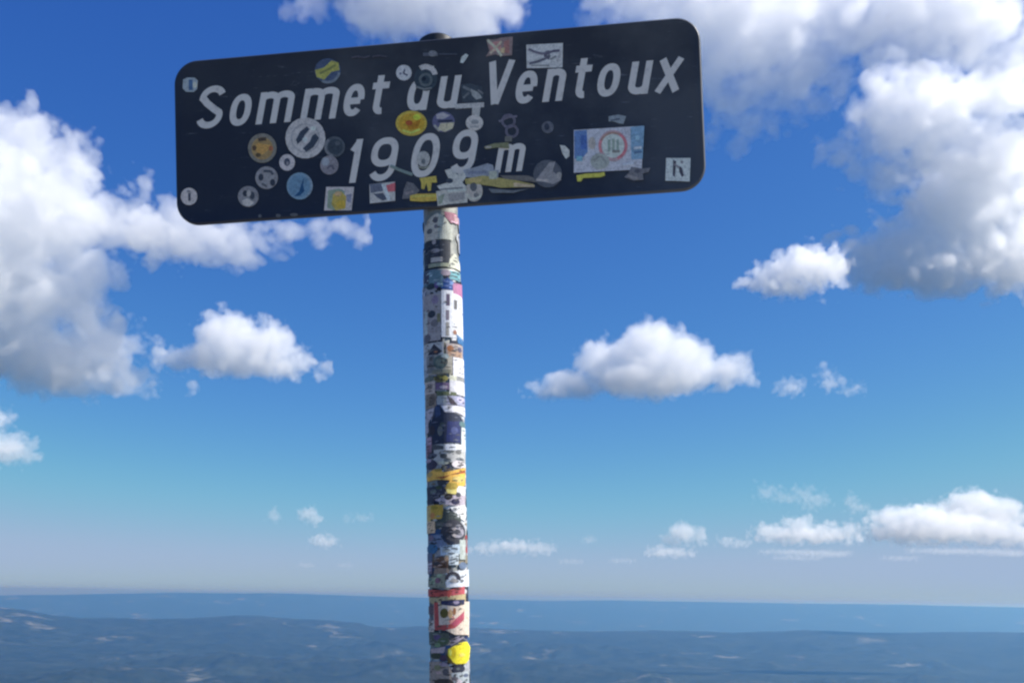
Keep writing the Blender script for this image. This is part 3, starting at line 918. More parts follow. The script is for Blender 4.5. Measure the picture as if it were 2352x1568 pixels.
B_('faded dark round sticker with grey rim', [('e', 769, 338, 24, 24, (54, 62, 76)), ('e', 771, 338, 17, 18, (38, 46, 60)), ('g', 769, 338, 18, 24, (82, 88, 104), 100, 230), ('e', 776, 330, 6, 5, (58, 66, 80))])
B_('round lilac-grey sticker below the dark one', [('e', 757, 380, 21, 22, (92, 94, 112)), ('e', 748, 372, 9, 10, (104, 114, 136)), ('l', [(752, 388), (762, 380), (768, 390)], 5, (66, 68, 88))])
B_('round grey sticker with an S-shaped mark', [('e', 613, 409, 26, 26, (98, 102, 118)), ('e', 600, 408, 6, 8, (36, 42, 58)), ('l', [(606, 394), (622, 394), (628, 402)], 6, (46, 52, 68)), ('e', 627, 420, 6, 8, (34, 40, 56)), ('l', [(602, 422), (614, 430)], 5, (60, 66, 80))])
B_('round light blue sticker with a navy bird', [('e', 689, 428, 30, 31, (82, 108, 140)), ('e', 688, 428, 24, 25, (70, 98, 132)), ('p', [(699, 408), (697, 426), (700, 440), (690, 450), (676, 452), (688, 440), (692, 426)], (22, 52, 92)), ('g', 689, 428, 26, 30, (92, 110, 138), -60, 60)])
B_('round grey sticker low by the bottom edge', [('e', 571, 452, 24, 24, (92, 96, 112)), ('e', 564, 445, 6, 7, (30, 36, 52)), ('e', 580, 450, 6, 9, (40, 46, 62)), ('p', [(556, 462), (570, 456), (584, 466), (574, 475), (560, 472)], (132, 136, 150)), ('e', 572, 445, 5, 7, (120, 124, 138))])
B_('round white sticker in the lower left corner', [('e', 435, 452, 19, 20, (134, 134, 150)), ('r', 433, 444, 439, 462, (52, 56, 74)), ('e', 434, 440, 4, 3, (90, 92, 110))])
B_('white sticker with a yellow figure', [('p', [(750, 430), (814, 430), (808, 484), (745, 484)], (130, 132, 150)), ('p', [(754, 438), (780, 434), (792, 440), (794, 478), (768, 484), (752, 478)], (96, 112, 112)), ('p', [(766, 446), (784, 440), (796, 452), (794, 480), (772, 484), (762, 470)], (126, 116, 66)), ('e', 784, 470, 11, 9, (134, 118, 52)), ('e', 777, 446, 8, 6, (140, 118, 100)), ('p', [(796, 448), (808, 446), (806, 466), (798, 464)], (92, 98, 128))])
B_('four-part sticker with a red corner', [('p', [(849, 424), (908, 418), (908, 462), (850, 468)], (126, 132, 148)), ('p', [(850, 424), (878, 422), (880, 440), (852, 444)], (66, 74, 98)), ('p', [(884, 428), (908, 420), (908, 440), (888, 442)], (132, 72, 88)), ('p', [(858, 446), (880, 444), (892, 458), (880, 462), (866, 454)], (54, 62, 84)), ('p', [(876, 424), (886, 424), (898, 460), (890, 462)], (150, 154, 168))])
B_('worn ghost of a grey triangle sticker', [('p', [(935, 418), (950, 422), (964, 438), (950, 456), (924, 458), (928, 436)], (72, 76, 90)), ('l', [(930, 446), (950, 440)], 6, (92, 92, 106))])
B_('yellow trident-shaped sticker', [('p', [(964, 410), (1002, 405), (1004, 420), (992, 420), (990, 438), (984, 440), (980, 422), (974, 436), (968, 434), (968, 420)], (134, 126, 70))])
B_('yellow strip sticker at the bottom edge', [('p', [(942, 450), (958, 446), (1004, 445), (1003, 462), (970, 464), (942, 462)], (134, 120, 62)), ('l', [(946, 452), (1000, 450)], 4, (146, 132, 76))])
B_('white strip crossing between the digits', [('l', [(897, 382), (920, 392), (948, 402)], 7, (82, 98, 108))])
B_('small round grey head sticker inside the zero', [('e', 973, 366, 15, 18, (116, 122, 136)), ('e', 973, 372, 5, 6, (72, 80, 94)), ('l', [(962, 384), (974, 388), (986, 382)], 4, (96, 104, 110))])
B_('white crossed sticker under the second nine', [('p', [(1022, 392), (1036, 388), (1050, 402), (1066, 394), (1076, 400), (1062, 420), (1076, 434), (1060, 440), (1030, 438), (1014, 440), (1004, 428), (1016, 424), (1034, 418)], (136, 140, 154)), ('e', 1033, 416, 8, 6, (40, 48, 66)), ('l', [(1012, 436), (1064, 432)], 4, (92, 98, 112))])
B_('white boxed label over the foot of the board', [('p', [(1002, 440), (1074, 434), (1074, 466), (1030, 470), (1006, 474)], (128, 134, 146)), ('p', [(1030, 446), (1068, 442), (1068, 458), (1032, 464)], (104, 108, 122)), ('p', [(1006, 452), (1022, 446), (1016, 468), (1008, 470)], (98, 110, 112)), ('l', [(1028, 440), (1072, 436)], 5, (146, 146, 160))])
B_('white ring sticker with a dark oval beside the pole', [('e', 1089, 440, 20, 24, (122, 124, 134)), ('e', 1088, 430, 8, 10, (64, 70, 84)), ('e', 1094, 449, 6, 5, (82, 86, 98)), ('g', 1089, 440, 15, 20, (138, 140, 150), 20, 160)])
B_('blue-grey bottle-shaped sticker', [('p', [(1064, 392), (1096, 384), (1120, 376), (1132, 380), (1136, 392), (1146, 392), (1144, 414), (1112, 412), (1072, 408)], (98, 108, 132)), ('l', [(1076, 398), (1120, 396)], 7, (84, 94, 122)), ('r', 1124, 394, 1142, 412, (118, 128, 134))])
B_('long yellow strip pointing right', [('p', [(1068, 412), (1110, 404), (1180, 414), (1226, 424), (1226, 430), (1150, 432), (1130, 428), (1100, 424), (1070, 424)], (112, 110, 78)), ('p', [(1180, 420), (1228, 426), (1228, 431), (1180, 430)], (134, 126, 118)), ('e', 1092, 414, 16, 6, (128, 122, 92))])
B_('dull grey smear of glue', [('p', [(1148, 404), (1212, 404), (1234, 412), (1232, 420), (1160, 412)], (74, 76, 84)), ('p', [(1122, 434), (1180, 438), (1216, 434), (1180, 444), (1130, 444)], (72, 80, 96))])
B_('short olive strip above the small m', [('p', [(1112, 338), (1136, 330), (1168, 328), (1170, 342), (1140, 340), (1116, 344)], (84, 90, 78)), ('e', 1122, 339, 8, 3, (112, 114, 120))])
B_('round grey sticker with a pale mountain', [('e', 1258, 400, 33, 32, (58, 64, 80)), ('p', [(1230, 416), (1262, 374), (1276, 372), (1270, 394), (1290, 414), (1270, 424), (1248, 418)], (98, 102, 118)), ('e', 1284, 404, 6, 8, (108, 112, 126)), ('l', [(1232, 414), (1260, 416)], 6, (122, 124, 138))])
B_('small white drop-shaped sticker', [('p', [(1286, 334), (1298, 336), (1308, 346), (1308, 360), (1300, 366), (1292, 354)], (136, 140, 154))])
B_('large blue and white plate sticker with a red ring', [('p', [(1318, 300), (1480, 290), (1476, 352), (1474, 390), (1318, 398)], (128, 136, 162)), ('p', [(1319, 302), (1348, 300), (1350, 350), (1340, 362), (1320, 366)], (66, 92, 146)), ('r', 1334, 312, 1348, 344, (52, 76, 138)), ('p', [(1448, 293), (1480, 290), (1476, 366), (1450, 368)], (86, 116, 154)),
    ('e', 1408, 336, 34, 36, (124, 110, 128)), ('e', 1408, 336, 26, 28, (138, 146, 160)), ('g', 1408, 336, 27, 33, (146, 84, 104), -60, 70), ('g', 1408, 336, 27, 33, (142, 90, 108), 150, 205), ('g', 1408, 336, 27, 32, (112, 96, 100), 205, 300),
    ('r', 1396, 322, 1402, 350, (98, 116, 122)), ('r', 1406, 320, 1412, 352, (104, 120, 126)), ('r', 1406, 346, 1424, 352, (92, 98, 108)), ('r', 1416, 322, 1421, 346, (98, 116, 122)),
    ('e', 1378, 372, 22, 18, (112, 122, 134)), ('l', [(1364, 370), (1380, 360), (1392, 374)], 5, (96, 104, 116)), ('e', 1360, 330, 8, 14, (120, 122, 134)), ('l', [(1456, 342), (1474, 340)], 6, (138, 150, 172)), ('l', [(1456, 352), (1474, 350)], 5, (60, 84, 122)), ('e', 1464, 318, 5, 6, (106, 138, 172)), ('l', [(1430, 380), (1456, 376)], 5, (142, 150, 176)), ('r', 1324, 360, 1338, 372, (84, 124, 156))])
B_('bent piece of bright yellow tape', [('p', [(1324, 404), (1344, 400), (1380, 398), (1388, 396), (1390, 404), (1380, 408), (1340, 410), (1334, 418), (1326, 418)], (140, 136, 70))])
B_('faded grey winged scrap', [('p', [(1434, 408), (1444, 398), (1450, 384), (1476, 388), (1494, 386), (1490, 396), (1476, 400), (1478, 414), (1456, 416)], (78, 82, 98)), ('l', [(1442, 404), (1466, 412)], 6, (100, 102, 116)), ('e', 1464, 394, 7, 5, (58, 62, 80))])
B_('white square sticker with two dark strokes', [('p', [(1530, 364), (1586, 364), (1584, 418), (1528, 416)], (146, 148, 164)), ('p', [(1546, 368), (1553, 372), (1550, 408), (1545, 404)], (48, 50, 68)), ('p', [(1559, 382), (1566, 386), (1571, 404), (1566, 408), (1560, 396)], (48, 50, 68)), ('l', [(1548, 378), (1560, 386)], 4, (90, 92, 110)), ('e', 1566, 374, 3, 3, (90, 92, 110))])
B_('faint scratched writing top left of middle', [('l', [(808, 134), (822, 131), (836, 134), (850, 130)], 4, (52, 54, 70)), ('l', [(856, 132), (872, 129), (890, 132)], 4, (50, 52, 68))])
for cx_, cy_, rx_ in ((640, 496, 6), (676, 494, 9), (598, 497, 4)):
    B_(None, [('e', cx_, cy_, rx_, 4, (58, 64, 78))])

# pole stickers, wrapped round the tube
ez = Vector(AX); ex = Vector((1, 0, 0)); ex = (ex - ez * ex.dot(ez)).normalized(); ey = ez.cross(ex)   # ey points away from the camera
ex_h = ex
prank = [0]
def pole_pt(t_, phi, r):
    p = ez * t_ + ex * (r * math.sin(phi)) - ey * (r * math.cos(phi))
    return tuple(p)
PHI_OFF = math.atan2(BASE[0], Y_POLE)

def wrap_sticker(label, polys2d, parent, r0):
    """polys2d: (list of (phi, t), colour) - cut into narrow strips and bent round the tube"""
    prank[0] += 1
    out = []
    for i, (pts, c) in enumerate(polys2d):
        r = r0 + 0.00025 + prank[0] * 0.000009 + i * 0.00005
        bmx = bmesh.new()
        try:
            bmx.faces.new([bmx.verts.new((p[0], p[1], 0)) for p in pts])
        except ValueError:
            bmx.free(); continue
        lo = min(p[0] for p in pts); hi = max(p[0] for p in pts)
        a = math.ceil(lo / 0.14) * 0.14
        while a < hi:
            bmesh.ops.bisect_plane(bmx, geom=bmx.verts[:] + bmx.edges[:] + bmx.faces[:], plane_co=(a, 0, 0), plane_no=(1, 0, 0))
            a += 0.14
        for f in bmx.faces:
            out.append(([pole_pt(v.co.y, v.co.x, r) for v in f.verts], c))
        bmx.free()
    if out:
        return colour_mesh('sticker', out, parent, label)

HW_LO = R_LO; 
AXCACHE = {}
def pole_phi(xs, ys):
    """source pixel (3840 wide) -> angle round the post and length along it"""
    x, y = xs * 0.6125, ys * 0.6125
    key = int(y)
    if key not in AXCACHE:
        AXCACHE[key] = (axis_x(y), axis_t(y))
    (xc, dep), tt = AXCACHE[key]
    r = R_LO if tt < T_COLLAR else R_UP
    hw = r * F / K / dep
    u = (x - xc) / hw
    if abs(u) <= 1: ph = math.asin(u)
    else: ph = math.copysign(math.pi / 2 + (abs(u) - 1) * 2.0, u)
    return ph + PHI_OFF, tt

CROPS = {1: (4.354, 760), 2: (4.354, 1080), 3: (4.354, 1420), 4: (4.354, 1740), 5: (6.534, 2080), 6: (5.6, 2280)}
def pole_sticker(crop, label, shapes):
    s_, y0 = CROPS[crop]
    polys = []
    for sh in shapes:
        pl, c = shape_pts(sh)
        for p in pl:
            q = [pole_phi(1500 + x / s_, y0 + y / s_) for x, y in p]
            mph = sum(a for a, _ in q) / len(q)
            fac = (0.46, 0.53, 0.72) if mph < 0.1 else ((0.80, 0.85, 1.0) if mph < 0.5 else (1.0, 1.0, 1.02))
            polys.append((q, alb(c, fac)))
    tt = sum(b_ for _, b_ in polys[0][0]) / len(polys[0][0])
    up = tt > T_COLLAR
    q0, c0 = polys[0]
    a0, a1 = min(a for a, _ in q0), max(a for a, _ in q0); b0, b1 = min(b_ for _, b_ in q0), max(b_ for _, b_ in q0)
    for _ in range(0 if 'yellow' in label else min(10, int((a1 - a0) * (b1 - b0) * 6000))):
        cx, cy_ = a0 + (a1 - a0) * random.uniform(.14, .86), b0 + (b1 - b0) * random.uniform(.14, .86)
        rx, ry = random.uniform(.04, .22), random.uniform(.0006, .0022)
        k = 0.22 if sum(c0) > 0.75 else 2.4
        tone = random.uniform(.6, 1.6) * k
        fc = tuple(min(.8, (v * .6 + sum(c0) / 3 * .4) * tone + (0.03 if k > 1 else 0)) for v in c0)
        polys.append(([(cx - rx, cy_ + ry * random.uniform(-1, 0)), (cx + rx * random.uniform(-.3, .3), cy_ - ry), (cx + rx, cy_ + ry * random.uniform(-.3, .6)), (cx + rx * random.uniform(-.3, .3), cy_ + ry)], fc))
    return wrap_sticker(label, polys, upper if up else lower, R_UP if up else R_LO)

# a first layer of small scraps all round the post
def scrap(t_, phi, up=False):
    w = random.uniform(0.25, 0.75); hh = random.uniform(0.007, 0.021)
    kind = random.random()
    base = random.choice([(225, 225, 225), (205, 208, 212), (170, 172, 178), (120, 122, 130), (40, 42, 50), (28, 34, 60), (230, 228, 215), (150, 140, 120), (235, 235, 238), (70, 72, 80), (60, 95, 140), (170, 70, 70)][:])
    c = tuple(v * 0.85 for v in lin(base))
    a = random.uniform(-0.35, 0.35)
    def tr(px, py):
        return (phi + (px * math.cos(a) - py * math.sin(a)) * w, t_ + (px * math.sin(a) + py * math.cos(a)) * hh)
    n = 16 if kind < 0.45 else 4
    if n == 16: pts = [tr(math.cos(2 * math.pi * i / n), math.sin(2 * math.pi * i / n)) for i in range(n)]
    else: pts = [tr(x + random.uniform(-.12, .12), y + random.uniform(-.12, .12)) for x, y in ((-1, -1), (1, -1), (1, 1), (-1, 1))]
    polys = [(pts, c)]
    bright = sum(lin(base)) / 3 > 0.2
    for _ in range(random.randint(2, 4)):
        cx, cy_ = random.uniform(-.5, .5), random.uniform(-.5, .5)
        rx, ry = random.uniform(.12, .4), random.uniform(.1, .3)
        mc = lin(random.choice([(35, 36, 44), (60, 62, 70), (90, 95, 105), (40, 50, 90)] if bright else [(210, 210, 210), (150, 152, 160), (190, 180, 150), (110, 112, 120)]))
        m_ = 8
        polys.append(([tr(cx + rx * math.cos(2 * math.pi * i / m_ + .3), cy_ + ry * math.sin(2 * math.pi * i / m_ + .3)) for i in range(m_)], tuple(v * .85 for v in mc)))
    wrap_sticker(None, polys, upper if up else lower, R_UP if up else R_LO)

tb, te = axis_t(1800), T_COLLAR - 0.02
nrow = 52
for i in range(nrow):
    t_ = tb + (te - tb) * (i + random.uniform(0, 1)) / nrow
    for ph in (-1.3, -0.3, 0.7, 1.7) if i % 1 == 0 else ():
        scrap(t_, ph + random.uniform(-0.4, 0.4))
for i in range(30):                          # the far side of the post
    scrap(random.uniform(tb, te), random.uniform(2.2, 4.1))
for i in range(14):
    scrap(T_COLLAR + 0.025 + random.uniform(0, 0.085), random.uniform(1.2, 5.2), True)

WH = (225, 226, 232)
Pk = pole_sticker
Pk(1, 'white arched sticker just under the board', [('p', [(430, 700), (430, 470), (520, 340), (640, 280), (760, 350), (860, 500), (870, 700)], (145, 148, 155)), ('p', [(660, 300), (760, 350), (860, 500), (870, 700), (650, 700)], (165, 172, 172)), ('e', 610, 390, 40, 50, (70, 72, 90)), ('e', 520, 555, 45, 45, (75, 80, 92)), ('e', 620, 490, 28, 36, (88, 90, 108))])
Pk(1, 'torn pink scrap under the board', [('p', [(740, 260), (900, 250), (950, 330), (900, 400), (840, 430), (760, 340)], (150, 95, 115)), ('p', [(880, 300), (955, 300), (955, 380), (890, 380)], (180, 150, 155))])
Pk(1, 'black sticker with pale marks', [('r', 420, 715, 835, 1140, (38, 44, 58)), ('e', 610, 880, 70, 36, (110, 112, 130)), ('r', 540, 985, 720, 1060, (140, 142, 155)), ('e', 620, 945, 50, 14, (50, 50, 70)), ('e', 590, 740, 30, 40, (125, 125, 140)), ('r', 500, 1080, 820, 1140, (115, 125, 122))])
Pk(1, 'cream triangular scrap above the collar', [('p', [(900, 900), (1012, 1140), (800, 1150), (830, 1000)], (215, 215, 198))])
Pk(1, 'pale strip on the left above the collar', [('r', 384, 850, 430, 1150, (125, 145, 165))])
Pk(1, 'slate blue sticker below the collar', [('r', 420, 1200, 730, 1470, (72, 100, 125)), ('r', 420, 1200, 510, 1400, (52, 56, 80)), ('e', 540, 1450, 70, 50, (36, 50, 66)), ('e', 630, 1440, 34, 50, (72, 62, 120)), ('e', 770, 1245, 75, 50, (150, 140, 160))])
Pk(1, 'turquoise scrap below the collar', [('r', 830, 1200, 970, 1340, (120, 180, 190))])
Pk(1, 'bright blue sticker with a pink side', [('p', [(690, 1430), (800, 1310), (900, 1390), (870, 1520), (700, 1500)], (25, 65, 135)), ('p', [(870, 1400), (1005, 1360), (1005, 1590), (880, 1560)], (180, 120, 155)), ('e', 850, 1400, 30, 30, (110, 150, 205))])
Pk(1, 'pale patch left below the collar', [('p', [(384, 1400), (470, 1440), (440, 1600), (384, 1600)], (130, 140, 170))])
Pk(2, 'tall white label with dark vertical writing', [('r', 705, 130, 1015, 880, WH), ('r', 778, 190, 832, 380, (80, 72, 100)), ('r', 890, 270, 934, 420, (100, 100, 104)), ('r', 774, 450, 822, 610, (110, 105, 125)), ('r', 772, 640, 820, 860, (140, 140, 145)), ('e', 905, 795, 28, 40, (150, 105, 85))])
Pk(2, 'worn grey label with a dark blot', [('r', 400, 180, 695, 930, (122, 124, 142)), ('e', 555, 500, 62, 60, (40, 48, 66)), ('e', 600, 650, 60, 60, (88, 90, 106)), ('e', 610, 280, 52, 72, (105, 100, 135)), ('r', 640, 500, 690, 640, (95, 98, 85)), ('r', 430, 420, 490, 800, (140, 155, 175)), ('e', 480, 880, 60, 70, (80, 84, 104))])
Pk(2, 'narrow blue corner scrap', [('p', [(920, 820), (1046, 900), (1046, 990), (950, 960)], (60, 110, 160))])
Pk(2, 'pale scrap with a black peak', [('r', 410, 960, 740, 1160, (140, 148, 168)), ('p', [(490, 1150), (590, 980), (725, 1110), (650, 1160)], (42, 42, 58)), ('e', 620, 1110, 30, 18, (120, 88, 74))])
Pk(2, 'tan sticker with an orange sun', [('r', 780, 980, 1010, 1190, (172, 160, 158)), ('r', 800, 1090, 1000, 1190, (170, 140, 120)), ('e', 840, 1060, 50, 50, (140, 92, 62)), ('e', 970, 1060, 30, 40, (90, 85, 110))])
Pk(2, 'grey square with a dark ring', [('r', 470, 1160, 870, 1470, (120, 124, 132)), ('r', 480, 1160, 600, 1440, (88, 94, 108)), ('g', 690, 1280, 60, 110, (66, 82, 90)), ('e', 690, 1280, 66, 66, (86, 98, 102)), ('r', 570, 1400, 850, 1460, (92, 98, 98)), ('e', 760, 1190, 60, 40, (150, 165, 175))])
Pk(2, 'white strip on the sunny side', [('r', 880, 1195, 1040, 1490, (232, 232, 240))])
Pk(2, 'pale left strip with grey edge', [('r', 400, 1170, 500, 1560, (135, 150, 178))])
Pk(2, 'olive scrap with a white end', [('e', 700, 1540, 110, 56, (115, 115, 70)), ('r', 830, 1490, 1045, 1620, (215, 215, 195)), ('r', 930, 1490, 1045, 1570, (150, 150, 150)), ('e', 510, 1530, 80, 50, (80, 90, 95))])
Pk(3, 'purple-grey scrap beside a white one', [('r', 440, 100, 610, 290, (145, 140, 150)), ('r', 615, 130, 825, 240, (84, 74, 112)), ('e', 740, 200, 60, 30, (140, 138, 165)), ('r', 830, 90, 1045, 310, (222, 220, 226)), ('p', [(630, 260), (930, 280), (930, 335), (640, 340)], (88, 98, 78))])
Pk(3, 'brown-grey worn scrap', [('r', 448, 290, 630, 520, (108, 104, 108)), ('e', 570, 380, 50, 80, (84, 80, 84))])
Pk(3, 'blue-grey scrap with a black wedge', [('r', 640, 330, 1045, 480, (165, 165, 190)), ('r', 640, 340, 790, 470, (118, 130, 152)), ('p', [(790, 330), (860, 370), (945, 485), (840, 470)], (58, 48, 66)), ('e', 985, 390, 50, 40, (205, 198, 230))])
Pk(3, 'pale left edge scrap', [('p', [(440, 560), (600, 520), (560, 700), (500, 900), (440, 960)], (140, 142, 170))])
Pk(3, 'large navy sticker half way down the post', [('p', [(610, 480), (690, 500), (740, 600), (930, 600), (1012, 700), (1000, 1085), (760, 1100), (560, 1160), (545, 980), (488, 960), (500, 740), (600, 640)], (28, 36, 62)), ('p', [(800, 750), (985, 740), (985, 1080), (780, 1080)], (42, 52, 104)), ('e', 690, 900, 40, 80, (78, 86, 98)), ('e', 900, 890, 50, 60, (78, 88, 138)), ('e', 720, 800, 40, 40, (48, 60, 70)), ('e', 560, 880, 50, 80, (38, 36, 52)), ('p', [(610, 500), (680, 510), (700, 640), (620, 690)], (40, 56, 98))])
Pk(3, 'white swoosh above the navy sticker', [('p', [(700, 495), (1046, 490), (1046, 650), (940, 604), (760, 606)], (228, 226, 236))])
Pk(3, 'white edge beside the navy sticker', [('r', 1000, 830, 1052, 1130, (215, 225, 228)), ('e', 1010, 775, 42, 46, (96, 125, 130))])
Pk(3, 'mauve strip on the shaded side', [('r', 452, 980, 556, 1310, (112, 92, 118)), ('r', 470, 990, 550, 1100, (136, 124, 156))])
Pk(3, 'white and grey scribbled sticker', [('r', 590, 1110, 1052, 1400, (170, 174, 184)), ('r', 770, 1115, 1052, 1210, (222, 224, 232)), ('e', 960, 1235, 40, 40, (116, 116, 116)), ('e', 740, 1300, 56, 40, (56, 62, 72)), ('e', 980, 1350, 56, 28, (120, 124, 130)), ('e', 800, 1370, 60, 30, (96, 106, 118)), ('p', [(560, 1100), (740, 1140), (740, 1195), (560, 1200)], (58, 64, 78)), ('e', 840, 1230, 60, 24, (90, 96, 106))])
Pk(3, 'dark blots on the shaded side', [('e', 560, 1290, 80, 40, (34, 40, 60)), ('e', 550, 1430, 95, 80, (46, 46, 70)), ('e', 500, 1360, 50, 30, (124, 118, 150))])
Pk(3, 'white cap above the gold sticker', [('e', 960, 1430, 95, 64, (232, 222, 224)), ('e', 740, 1410, 80, 30, (142, 152, 156))])
Pk(4, 'gold sticker with a rust stripe', [('p', [(462, 180), (620, 110), (760, 165), (840, 155), (1055, 70), (1055, 360), (900, 440), (760, 430), (840, 300), (640, 280), (470, 300)], (176, 140, 74)), ('p', [(600, 250), (780, 228), (1050, 115), (1050, 165), (850, 215), (740, 272)], (146, 80, 50)), ('e', 870, 390, 90, 60, (164, 144, 68)), ('e', 960, 280, 85, 50, (225, 200, 120)), ('e', 520, 190, 50, 40, (142, 128, 92)), ('e', 660, 130, 60, 20, (118, 106, 54))])
Pk(4, 'pale yellow tag', [('p', [(780, 440), (960, 420), (920, 525), (800, 505)], (215, 205, 130)), ('r', 940, 390, 1055, 530, (232, 232, 236))])
Pk(4, 'black sticker on the shaded side', [('p', [(465, 390), (740, 390), (770, 520), (600, 560), (590, 670), (480, 670)], (42, 46, 66)), ('e', 580, 470, 50, 40, (76, 90, 98)), ('e', 670, 410, 50, 30, (46, 58, 46))])
Pk(4, 'lilac sticker with black spots', [('p', [(600, 600), (720, 560), (860, 540), (1055, 520), (1055, 720), (900, 700), (780, 690)], (172, 166, 188)), ('e', 815, 560, 62, 54, (48, 44, 44)), ('e', 960, 530, 36, 40, (70, 70, 78)), ('e', 918, 640, 62, 46, (46, 46, 78))])
Pk(4, 'mustard yellow square', [('r', 466, 680, 735, 910, (142, 124, 58)), ('r', 470, 700, 540, 940, (150, 138, 100)), ('e', 570, 850, 40, 50, (146, 106, 70)), ('e', 600, 730, 60, 30, (116, 106, 42))])
Pk(4, 'white wedge on the sunny side', [('p', [(840, 730), (1055, 680), (1055, 950), (960, 900)], (236, 236, 236))])
Pk(4, 'slate grey ribbon', [('p', [(740, 740), (860, 790), (990, 860), (1000, 960), (620, 1080), (606, 950), (720, 900)], (48, 58, 64)), ('e', 700, 990, 70, 30, (70, 74, 80))])
Pk(4, 'beige scrap', [('r', 452, 940, 610, 1130, (172, 154, 142))])
Pk(4, 'black round badge with a grey horse-shoe', [('e', 880, 1130, 180, 205, (58, 60, 74)), ('g', 945, 1130, 46, 92, (160, 156, 168), -150, 150), ('e', 850, 1120, 40, 40, (30, 30, 46)), ('e', 800, 1010, 70, 30, (74, 76, 90)), ('l', [(720, 1180), (780, 1270), (900, 1310)], 40, (30, 40, 66))])
Pk(4, 'slate blue patches', [('p', [(490, 1170), (720, 1150), (800, 1330), (700, 1390), (600, 1340), (490, 1310)], (80, 98, 138)), ('e', 560, 1385, 95, 85, (42, 84, 132)), ('e', 540, 1210, 50, 50, (86, 82, 112)), ('r', 436, 1450, 570, 1580, (68, 82, 118))])
Pk(4, 'pale blue label', [('p', [(690, 1350), (980, 1320), (980, 1480), (700, 1500)], (168, 188, 216)), ('e', 780, 1420, 60, 30, (130, 142, 158)), ('r', 980, 1250, 1060, 1568, (180, 188, 184))])
Pk(5, 'brown leaf-shaped sticker', [('p', [(830, 240), (900, 140), (1080, 40), (1230, 160), (1220, 330), (1050, 350), (900, 300)], (78, 62, 56)), ('e', 960, 220, 90, 50, (50, 50, 62)), ('e', 1110, 290, 70, 40, (58, 40, 30)), ('e', 1260, 330, 36, 40, (44, 48, 50))])
Pk(5, 'white label beside the brown leaf', [('r', 1240, -20, 1450, 260, (190, 205, 225)), ('e', 1540, 280, 80, 86, (106, 122, 148)), ('e', 1180, 110, 50, 60, (152, 130, 116))])
Pk(5, 'grey patch on the shaded side', [('r', 720, 150, 850, 460, (92, 88, 116)), ('r', 900, 330, 1240, 460, (112, 104, 106))])
Pk(5, 'black arch on white', [('p', [(1120, 440), (1650, 360), (1660, 780), (1180, 800)], (218, 222, 230)), ('g', 1320, 590, 90, 170, (50, 50, 64), 170, 370), ('e', 1350, 640, 80, 50, (150, 150, 158))])
Pk(5, 'grey-green slanted stripes', [('p', [(730, 760), (740, 560), (1000, 450), (1170, 470), (1200, 780), (900, 800)], (104, 112, 114)), ('p', [(770, 700), (1000, 470), (1110, 470), (880, 720)], (116, 138, 130)), ('e', 980, 620, 66, 70, (94, 74, 100)), ('e', 790, 585, 46, 46, (80, 104, 118))])
Pk(5, 'red band round the post', [('p', [(700, 800), (900, 850), (1200, 865), (1580, 775), (1580, 960), (1250, 1030), (1000, 1010), (720, 1000)], (140, 66, 70)), ('p', [(1300, 860), (1580, 785), (1580, 950), (1300, 1000)], (190, 90, 98))])
Pk(5, 'navy and white strip under the red band', [('p', [(760, 1030), (1060, 1020), (1600, 960), (1600, 1260), (1060, 1270), (760, 1100)], (132, 128, 112)), ('p', [(1050, 1110), (1580, 1095), (1570, 1215), (1400, 1260), (1060, 1205)], (40, 45, 85)), ('e', 1400, 1160, 66, 40, (142, 136, 172))])
Pk(6, 'red V on a white sticker', [('p', [(760, -140), (1430, -140), (1430, 560), (1180, 540), (1000, 440), (760, 430)], (196, 186, 182)), ('p', [(765, -140), (852, -140), (870, 330), (1060, 330), (1180, 220), (1345, 60), (1345, 230), (1180, 400), (980, 440), (780, 430)], (132, 62, 70)), ('p', [(1100, 310), (1180, 220), (1345, 60), (1345, 230), (1180, 390)], (186, 88, 108)), ('e', 970, 90, 80, 100, (68, 68, 36)), ('e', 1090, 110, 46, 90, (185, 155, 125)), ('e', 1168, 60, 28, 80, (140, 95, 70)), ('p', [(1060, 250), (1150, 150), (1190, 230), (1090, 320)], (205, 145, 145))])
Pk(6, 'pale left scrap by the red V', [('r', 618, 230, 765, 470, (146, 148, 162)), ('e', 680, 230, 50, 40, (104, 110, 128)), ('r', 640, -60, 760, 110, (74, 66, 84))])
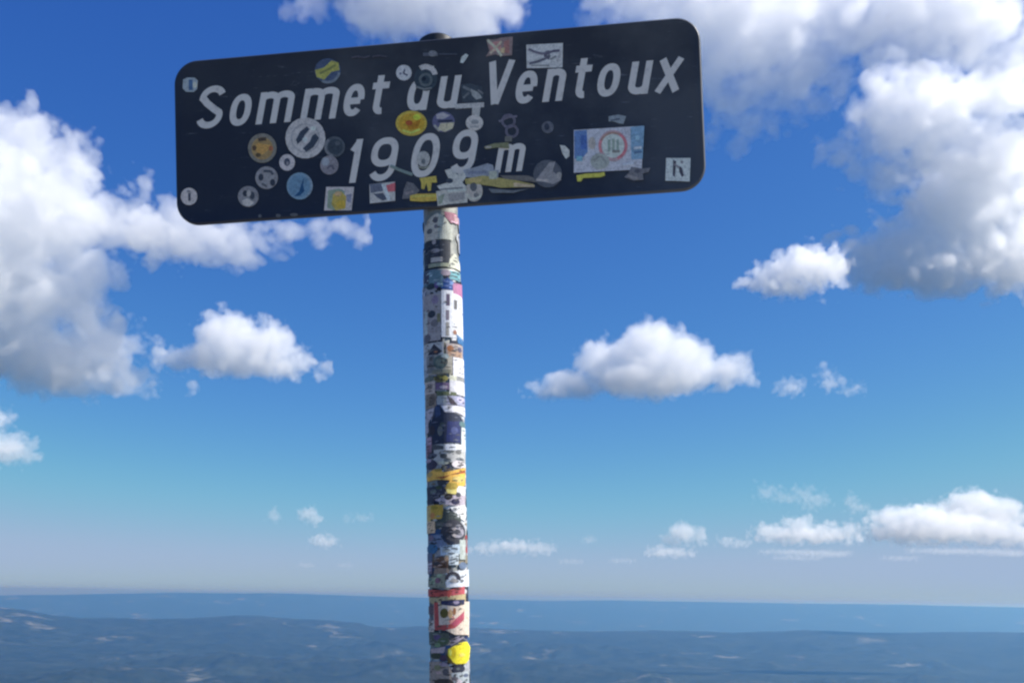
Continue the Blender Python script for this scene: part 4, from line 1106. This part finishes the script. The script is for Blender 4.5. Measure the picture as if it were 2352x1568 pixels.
Pk(6, 'dark green and indigo badge', [('p', [(640, 480), (780, 470), (1060, 500), (1080, 700), (940, 790), (760, 760), (650, 740)], (58, 68, 72)), ('e', 830, 580, 72, 60, (66, 60, 104)), ('e', 940, 660, 110, 70, (58, 76, 62)), ('e', 840, 740, 60, 50, (88, 116, 100))])
Pk(6, 'lilac ribbon scraps', [('p', [(1080, 650), (1250, 560), (1340, 610), (1100, 770)], (128, 124, 148)), ('p', [(690, 830), (1000, 780), (960, 910), (700, 910)], (130, 128, 150))])
Pk(6, 'black strip by the yellow tag', [('e', 810, 970, 115, 66, (42, 52, 48)), ('e', 960, 1010, 70, 66, (54, 44, 72)), ('p', [(1000, 900), (1120, 1060), (1180, 1160), (1040, 1100)], (60, 56, 26))])
Pk(6, 'bright yellow rounded tag near the bottom', [('p', [(1050, 830), (1180, 760), (1300, 690), (1400, 700), (1450, 830), (1430, 1080), (1380, 1145), (1200, 1145), (1080, 1040), (1040, 930)], (232, 216, 50)), ('e', 1150, 900, 50, 110, (184, 168, 30)), ('e', 1090, 900, 30, 70, (200, 196, 90)), ('e', 1310, 960, 60, 40, (228, 206, 96))])
Pk(6, 'black blot under the yellow tag', [('e', 1250, 1245, 115, 90, (42, 46, 66)), ('e', 1240, 1240, 40, 30, (80, 90, 100))])
Pk(6, 'mottled grey scraps at the bottom', [('p', [(640, 1100), (900, 1080), (1060, 1160), (1180, 1420), (1100, 1600), (640, 1600)], (112, 110, 118)), ('e', 840, 1210, 70, 60, (92, 100, 86)), ('e', 1000, 1300, 60, 70, (66, 68, 84)), ('e', 960, 1520, 190, 90, (44, 44, 50)), ('e', 860, 1310, 60, 30, (136, 124, 140)), ('e', 960, 1140, 80, 40, (112, 108, 138))])
Pk(6, 'pale scrap at the bottom right', [('p', [(1100, 1330), (1430, 1300), (1440, 1600), (1180, 1600)], (168, 176, 182)), ('e', 1380, 1390, 44, 40, (100, 108, 130)), ('e', 1180, 1440, 60, 40, (86, 84, 98)), ('e', 1250, 1520, 60, 60, (182, 176, 196))])

print('cloud tris', cloud_tris[0], 'verts', len(V))
